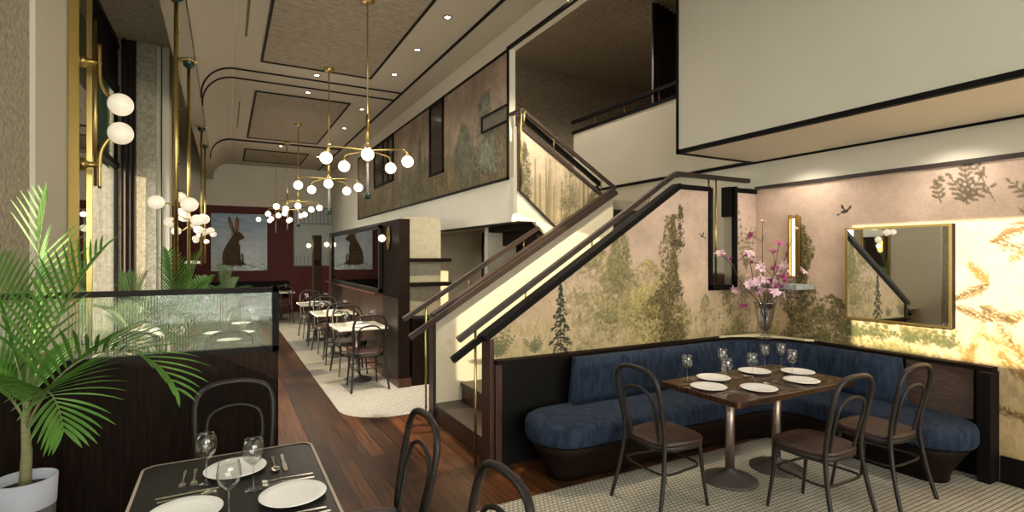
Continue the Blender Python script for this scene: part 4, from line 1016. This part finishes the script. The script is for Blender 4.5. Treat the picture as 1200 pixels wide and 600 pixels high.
for (sg, zc, ztop) in ((1, .12, .62), (-1, -.13, -.62)):
    pts = [(.115, 0, ztop), (.115, 0, zc+sg*.28), (.125, 0, zc+sg*.17), (.165, 0, zc+sg*.08), (.20, 0, zc+sg*.045)]
    MB().tube(smooth(pts, 5), .014, 10).build('curved_arm', 'brass', t)
    MB().lathe([(.02, -.02), (.042, 0), (.03, .02)], (.20, 0, zc+sg*.03), 16, axis='x').build('globe_cap', 'brass', t)
    MB().ball((.262, 0, zc), .096, 28, 1.0).build('lamp_globe', 'opal', t)

# ------------------------------------------------------------ curtains
def curtain(x0, x1, y0, y1, z0, z1, name, m, lab, waves=7, amp=.05):
    n = waves*10; b = MB(); L = math.hypot(x1-x0, y1-y0); nx, ny = -(y1-y0)/L, (x1-x0)/L
    top = []; bot = []
    for off in (0, .012):
        for z, lst in ((z0, 0), (z1, 1)):
            for k in range(n+1):
                t = k/n; w = amp*math.sin(t*waves*2*PI)*(1 if z == z0 else .7)+off
                b.v.append((x0+(x1-x0)*t+nx*w, y0+(y1-y0)*t+ny*w, z))
    m_ = n+1
    for k in range(n):
        b.f.append((k, k+1, m_+k+1, m_+k)); b.f.append((2*m_+k, 2*m_+k+1, 3*m_+k+1, 3*m_+k)); b.f.append((m_+k, m_+k+1, 3*m_+k+1, 3*m_+k))
    b.sm = [True]*len(b.f)
    return tag(b.build(name, m), lab, 'curtain')
curtain(-1.30, -1.13, 9.26, 9.30, .02, 4.8, 'curtain', 'curtain', 'long brown curtain in front of the concrete pier', 3, .04)
curtain(5.75, 6.5, 6.05, 6.25, 2.78, 5.58, 'curtain', 'darkcurtain', 'dark brown curtain in the upper gallery', 6, .06)

# ------------------------------------------------------------ downlights
spots = [(2.19, 4.5), (2.19, 5.55), (2.19, 6.61), (2.19, 7.67), (2.19, 9.78), (2.19, 11.4), (1.19, 8.25), (1.19, 9.2), (1.19, 14.0), (2.19, 13.2), (2.19, 15), (1.19, 1.9), (.35, 2.4)]  # last two lie out of view, added to brighten the front table
for k, (x, y) in enumerate(spots):
    if k == 0:
        d0 = t = thing('downlight', 'downlight', 'downlight', (x, y, ZC-.002), 0, 'small recessed ceiling downlights')
        MB().lathe([(.034, -.004), (.034, 0), (.05, 0), (.05, -.006), (.034, -.006)], seg=20).build('light_ring', 'black', t)
        MB().lathe([(.001, -.003), (.033, -.003), (.033, -.001)], seg=20).build('light_lens', 'lamp', t)
        d0['label'] = 'small round recessed downlight in the beige plaster ceiling'
    else: dup(d0, (x, y, ZC-.002), 0, 'small round recessed downlight in the beige plaster ceiling')

# ------------------------------------------------------------ palms
def frond(b, base, az, el, L, droop, nl, ll, w, st=None):
    """rachis with leaflet blades; returns rachis path"""
    P = []; p = Vector(base); e = el; n = 26
    for k in range(n+1):
        P.append(p.copy()); e -= droop/n*(.4+1.3*k/n)
        p = p+Vector((math.cos(az)*math.cos(e), math.sin(az)*math.cos(e), math.sin(e)))*L/n
    st.tube(P, [.0055*(1-k/n)+.0012 for k in range(n+1)], 6)
    for k in range(nl):
        t = .22+.78*(k+.5)/nl; i = min(n-1, int(t*n)); q = P[i].lerp(P[i+1], t*n-i); T = (P[i+1]-P[i]).normalized()
        side = T.cross(Vector((0, 0, 1)));  side = side.normalized() if side.length > .1 else Vector((-math.sin(az), math.cos(az), 0))
        up = side.cross(T).normalized(); l = ll*(math.sin(PI*min(1, .18+t*.78))**.7)*random.uniform(.88, 1.1)
        for sd in (-1, 1):
            d = (side*sd*.72+T*(.72+.5*t)+up*.36).normalized(); pts = []; dd = d.copy(); r = q.copy(); m = 6
            for j in range(m+1):
                pts.append(r.copy()); dd = (dd-Vector((0, 0, .065*(.4+j/m)))).normalized(); r = r+dd*l/m
            wv = []
            for j, c in enumerate(pts):
                dj = (pts[min(m, j+1)]-pts[max(0, j-1)]).normalized(); wn = dj.cross(up).normalized() if dj.cross(up).length > .05 else T
                ww = w*(math.sin(PI*min(1, (.12+.88*j/m)))**.7)*.5
                if j == m: ww = .0006
                cr = up*ww*.5
                wv += [c-wn*ww+cr, c, c+wn*ww+cr]
            b.add([tuple(v) for v in wv], [f for j in range(m) for f in ((3*j, 3*j+1, 3*j+4, 3*j+3), (3*j+1, 3*j+2, 3*j+5, 3*j+4))], False)
def palm(loc, lab, fr, pot_h, stem_h, L, leafm='leaf', lw=.019, ll=.30, pot_r=.14):
    t = thing('potted_palm', lab, 'potted palm', loc)
    MB().lathe([(.001, .0), (pot_r*.80, 0), (pot_r*.93, pot_h*.8), (pot_r*.93, pot_h*.8)], seg=32).build('pot_base', 'potdark', t)
    MB().lathe([(pot_r*.95, pot_h*.8), (pot_r, pot_h), (pot_r*.93, pot_h), (pot_r*.90, pot_h*.9), (.001, pot_h*.9)], seg=32).build('pot', 'pot', t)
    MB().lathe([(.001, pot_h*.93), (pot_r*.92, pot_h*.925)], seg=24).build('soil', 'soil', t)
    MB().tube([(0, 0, pot_h*.9), (.008, 0, pot_h+.12), (.0, .0, pot_h+.30), (.006, 0, pot_h+stem_h)], [.026, .021, .013, .009], 12).build('trunk', 'stem', t)
    for (az, el, l, dr, z) in fr:
        st = MB(); b = MB(); frond(b, (.004, 0, pot_h+z), az, el, l*L, dr, 19, ll, lw, st)
        f = b.build('frond', leafm, t); st.build('frond_stem', 'stem', f)
D = math.radians
rt = math.atan2(-.477, .879)    # world direction that runs to the right of the picture
fr = [(rt+D(60), D(88), .98, .10, .30), (rt+D(195), D(83), .70, .25, .32), (rt+D(10), D(78), .80, .45, .30), (rt+PI+.1, D(66), .42, 1.1, .26),
      (rt-.15, D(66), .98, 2.15, .22), (rt-.6, D(60), .62, 2.2, .24), (rt+PI-.7, D(60), .42, 1.6, .26)]
palm((-.83, 3.28, 0), 'tall green potted palm in front of the glazed partition', fr, .655, .32, 1.06, lw=.0165, ll=.36, pot_r=.122)
fr2 = [(rt+D(20), D(84), 1, .3, .5), (rt+D(150), D(84), 1, .3, .5), (rt, D(68), 1, 1.1, .35), (rt+PI, D(68), 1, 1.1, .35), (rt+.6, D(60), .95, 1.3, .3), (rt+PI-.6, D(60), .95, 1.3, .3), (rt-.8, D(55), .9, 1.4, .25), (rt+PI+.7, D(55), .9, 1.4, .25), (rt+1.6, D(72), 1, .8, .4), (rt-1.5, D(66), .9, 1, .4), (rt+.2, D(38), .9, 1.3, .2), (rt+PI+.1, D(38), .9, 1.3, .2)]
palm((-.38, 5.75, 0), 'green potted palm beyond the partition beneath the pendants', fr2, .45, .6, .82, lw=.017, ll=.25)
palm((-.86, 6.75, 0), 'low dusky potted palm by window beyond the partition', fr2, .45, .42, .58, 'leaf2', .011, .24)
palm((.0, 10.2, 0), 'dusky potted palm below the hare painting', fr2, .45, .3, .6, 'leaf2', .011, .2)

# ------------------------------------------------------------ vase and magnolia
vx, vy, vz = 4.72, 3.42, .8825
pr = [(.001, 0), (.07, .0), (.072, .006), (.04, .016), (.022, .04), (.026, .06), (.045, .10), (.062, .18), (.072, .27), (.085, .335), (.092, .345), (.088, .347), (.078, .335), (.066, .27), (.056, .18), (.038, .105), (.012, .075), (.001, .072)]
b = MB(); b.lathe([(a*1.2, c*1.03) for a, c in pr], (0, 0, 0), 36)
o = b.build('glass_vase', pane('vase_glass', (.86, .86, .86, 1), .16), None, (vx, vy, vz)); tag(o, 'clear footed glass vase on the cream corner slab', 'vase')
def blossom(br, p, d, s, open_, m):
    d = Vector(d).normalized(); q = Vector((0, 0, 1)).rotation_difference(d); b = MB(); 
    for k in range(7):
        a = 2*PI*k/7+random.random()*.4; tilt = open_*random.uniform(.75, 1.15); L = s*random.uniform(.85, 1.1); vs = []
        for j in range(6):
            t = j/5; r = L*t; w = s*.27*math.sin(PI*min(1, .12+.86*t))**.8; e = tilt*(.35+.85*t)
            z = r*math.cos(e*.9); rr = r*math.sin(e*.9)+.004
            for u in (-1, 0, 1):
                v = Vector((rr*math.cos(a)-u*w*math.sin(a), rr*math.sin(a)+u*w*math.cos(a), z+abs(u)*w*.35)); vs.append(tuple(Vector(p)+q@v))
        b.add(vs, [f for j in range(5) for f in ((3*j, 3*j+1, 3*j+4, 3*j+3), (3*j+1, 3*j+2, 3*j+5, 3*j+4))], True)
    b.build('blossom', m, br)
R_ = Vector((.879, -.477, 0)); F_ = Vector((.477, .879, 0))
def branch(k, tip, lab, n_b, twigs):
    """tip=(right, towards viewer, up) metres from the vase mouth"""
    t = thing('magnolia_branch', lab, 'flowering branch', (vx, vy, vz+.02), 0, 'magnolia branches in the vase')
    tip = (tip[0]*1.3, tip[1]*1.2, .33+(tip[2]-.33)*1.22)
    w = lambda r, f, u: R_*r-F_*f+Vector((0, 0, u))
    mouth = w(tip[0]*.09/.5, tip[1]*.12, .33); base = w(-tip[0]*.03, 0, .07+.004*k); end = w(*tip)
    mid = mouth.lerp(end, .5)+w(random.uniform(-.03, .03), 0, -.02)
    P = smooth([base, mouth, mid, end], 6); st = MB().tube(P, [.0065*(1-.6*i/len(P)) for i in range(len(P))], 6)
    bl = [(end, (end-mid))]
    for (f, r, u) in twigs:
        i = int(f*(len(P)-1)); s0 = Vector(P[i]); e = s0+w(r, random.uniform(-.03, .05), u); st.tube(smooth([s0, s0.lerp(e, .5)+Vector((0, 0, .01)), e], 4), .0022, 5); bl.append((e, e-s0))
    for q in range(4):
        i = int(random.uniform(.42, .95)*(len(P)-1)); s0 = Vector(P[i]); e = s0+w(random.uniform(-.11, .11), random.uniform(-.05, .05), random.uniform(.02, .13)); st.tube([s0, s0.lerp(e, .5)+Vector((0, 0, .008)), e], .003, 5); bl.append((e, e-s0))
    st.build('twig', 'branch', t)
    for j, (p, d) in enumerate(bl):
        big = (j+k) % 2; blossom(t, p, Vector(d).normalized()+w(0, .6, 0), .062 if big else .04, 1.15 if big else .45, 'petal' if (j+k) % 3 else 'petal2')
branch(0, (-.27, .02, .68), 'magnolia branch reaching far toward the stair slot', 2, [(.7, -.05, -.05), (.55, .05, .05), (.8, .03, -.28)])
branch(1, (-.14, .05, .72), 'magnolia branch with a big pale flower over the vase', 2, [(.7, .05, .1), (.5, -.05, .05)])
branch(2, (-.02, .0, .98), 'tallest magnolia branch rising upright from the vase', 2, [(.6, .05, -.02), (.75, -.07, .0), (.45, .05, .06)])
branch(3, (.08, .06, .8), 'magnolia branch with magenta buds above the vase', 2, [(.7, .05, .06), (.5, -.04, .08), (.4, .03, .02)])
branch(4, (.22, .02, .92), 'magnolia branch leaning up over the slim sconce', 2, [(.8, -.04, -.08), (.7, .02, -.1), (.6, .04, -.02), (.5, -.03, .05)])
branch(5, (.28, .0, .58), 'magnolia branch spreading low toward the square mirror', 2, [(.6, .02, .12), (.45, .06, .02)])
branch(6, (.02, .12, .46), 'short magnolia branch with flower at vase mouth', 1, [(.6, -.06, .06), (.5, .06, .05)])

# ------------------------------------------------------------ light, world, camera
w = bpy.data.worlds.new('world'); sc.world = w; w.use_nodes = True
bg = w.node_tree.nodes['Background']; bg.inputs[0].default_value = (1, .965, .90, 1); bg.inputs[1].default_value = 7.5
def portal(x, y, z, sx, sy, rot):
    L = bpy.data.lights.new('window_portal', 'AREA'); L.shape = 'RECTANGLE'; L.size = sx; L.size_y = sy; L.cycles.is_portal = True
    o = bpy.data.objects.new('window_portal', L); COL.objects.link(o); o.location = (x, y, z); o.rotation_euler = rot
portal(-1.46, 3.42, 2.27, 2.15, 1.15, (0, -PI/2, 0)); portal(-1.46, -.55, 3.06, 1.27, 2.3, (0, -PI/2, 0))
portal(-1.47, 7.78, 1.55, 2.9, 3.25, (0, -PI/2, 0)); portal(-1.47, 11.95, 1.55, 2.9, 3.3, (0, -PI/2, 0))
portal(1.9, -4.15, 2.3, 6.5, 3.9, (PI/2, 0, PI))
sun = bpy.data.lights.new('sun', 'SUN'); sun.energy = 11.5; sun.angle = .006; sun.color = (1, .82, .54)
so = bpy.data.objects.new('sun', sun); COL.objects.link(so)
d = Vector((1, .35, -.25)); so.rotation_euler = d.to_track_quat('-Z', 'Y').to_euler()
def lamp(x, y, z, e, ang=120, col=(1, .91, .79), r=.05, to=(0, 0, -1)):
    L = bpy.data.lights.new('downlight_and_fill_lamp', 'SPOT'); L.energy = e; L.spot_size = math.radians(ang); L.spot_blend = .7; L.color = col; L.shadow_soft_size = r
    o = bpy.data.objects.new('downlight_and_fill_lamp', L); COL.objects.link(o); o.location = (x, y, z); o.rotation_euler = Vector(to).to_track_quat('-Z', 'Y').to_euler()
for (x, y) in spots: lamp(x, y, ZC-.03, 24 if y < 12 else 22)
for (x, y) in ((4.5, 3.2), (4.5, 2.0), (4.5, .8)): lamp(x+.3, y, 2.72, 26, 140)
lamp(6.2, 6.5, 5.5, 420, 150); lamp(4.0, 6.6, 5.5, 110, 150); lamp(2.75, 4.0, 4.3, 420, 90, to=(.05, .4, -1), col=(1, .87, .62)); lamp(1.75, 6.0, 4.3, 800, 46); lamp(4.2, 8, 2.28, 45, 140); lamp(4.2, 10.5, 2.28, 45, 140); lamp(2.45, 6.5, 2.4, 3, 150)  # fill spots without fixtures, added for gallery, stair wall, tile sun pool, mezzanine underside
for (x, y) in ((1.3, 5.54), (1.3, 7.87), (1.3, 11.47), (1.29, 13.5)):
    L = bpy.data.lights.new('chandelier_light', 'POINT'); L.energy = 16; L.color = (1, .87, .7); L.shadow_soft_size = .3
    o = bpy.data.objects.new('chandelier_light', L); COL.objects.link(o); o.location = (x, y, 2.9)

cam = bpy.data.cameras.new('camera'); co = bpy.data.objects.new('camera', cam); COL.objects.link(co); sc.camera = co
cam.sensor_width = 36; cam.lens = 36*619/1200; co.location = (0, 0, 1.7)
co.rotation_euler = (PI/2, 0, -math.atan2(336, 619)); cam.clip_start = .05; cam.clip_end = 200
sc.view_settings.view_transform = 'Standard'; sc.view_settings.look = 'None'; sc.view_settings.gamma = 1; sc.view_settings.use_curve_mapping = False
sc.view_settings.exposure = .14
sc.cycles.use_denoising = True; sc.cycles.max_bounces = 10; sc.cycles.transparent_max_bounces = 12
sc.cycles.sample_clamp_indirect = 6; sc.cycles.caustics_reflective = False; sc.cycles.caustics_refractive = False
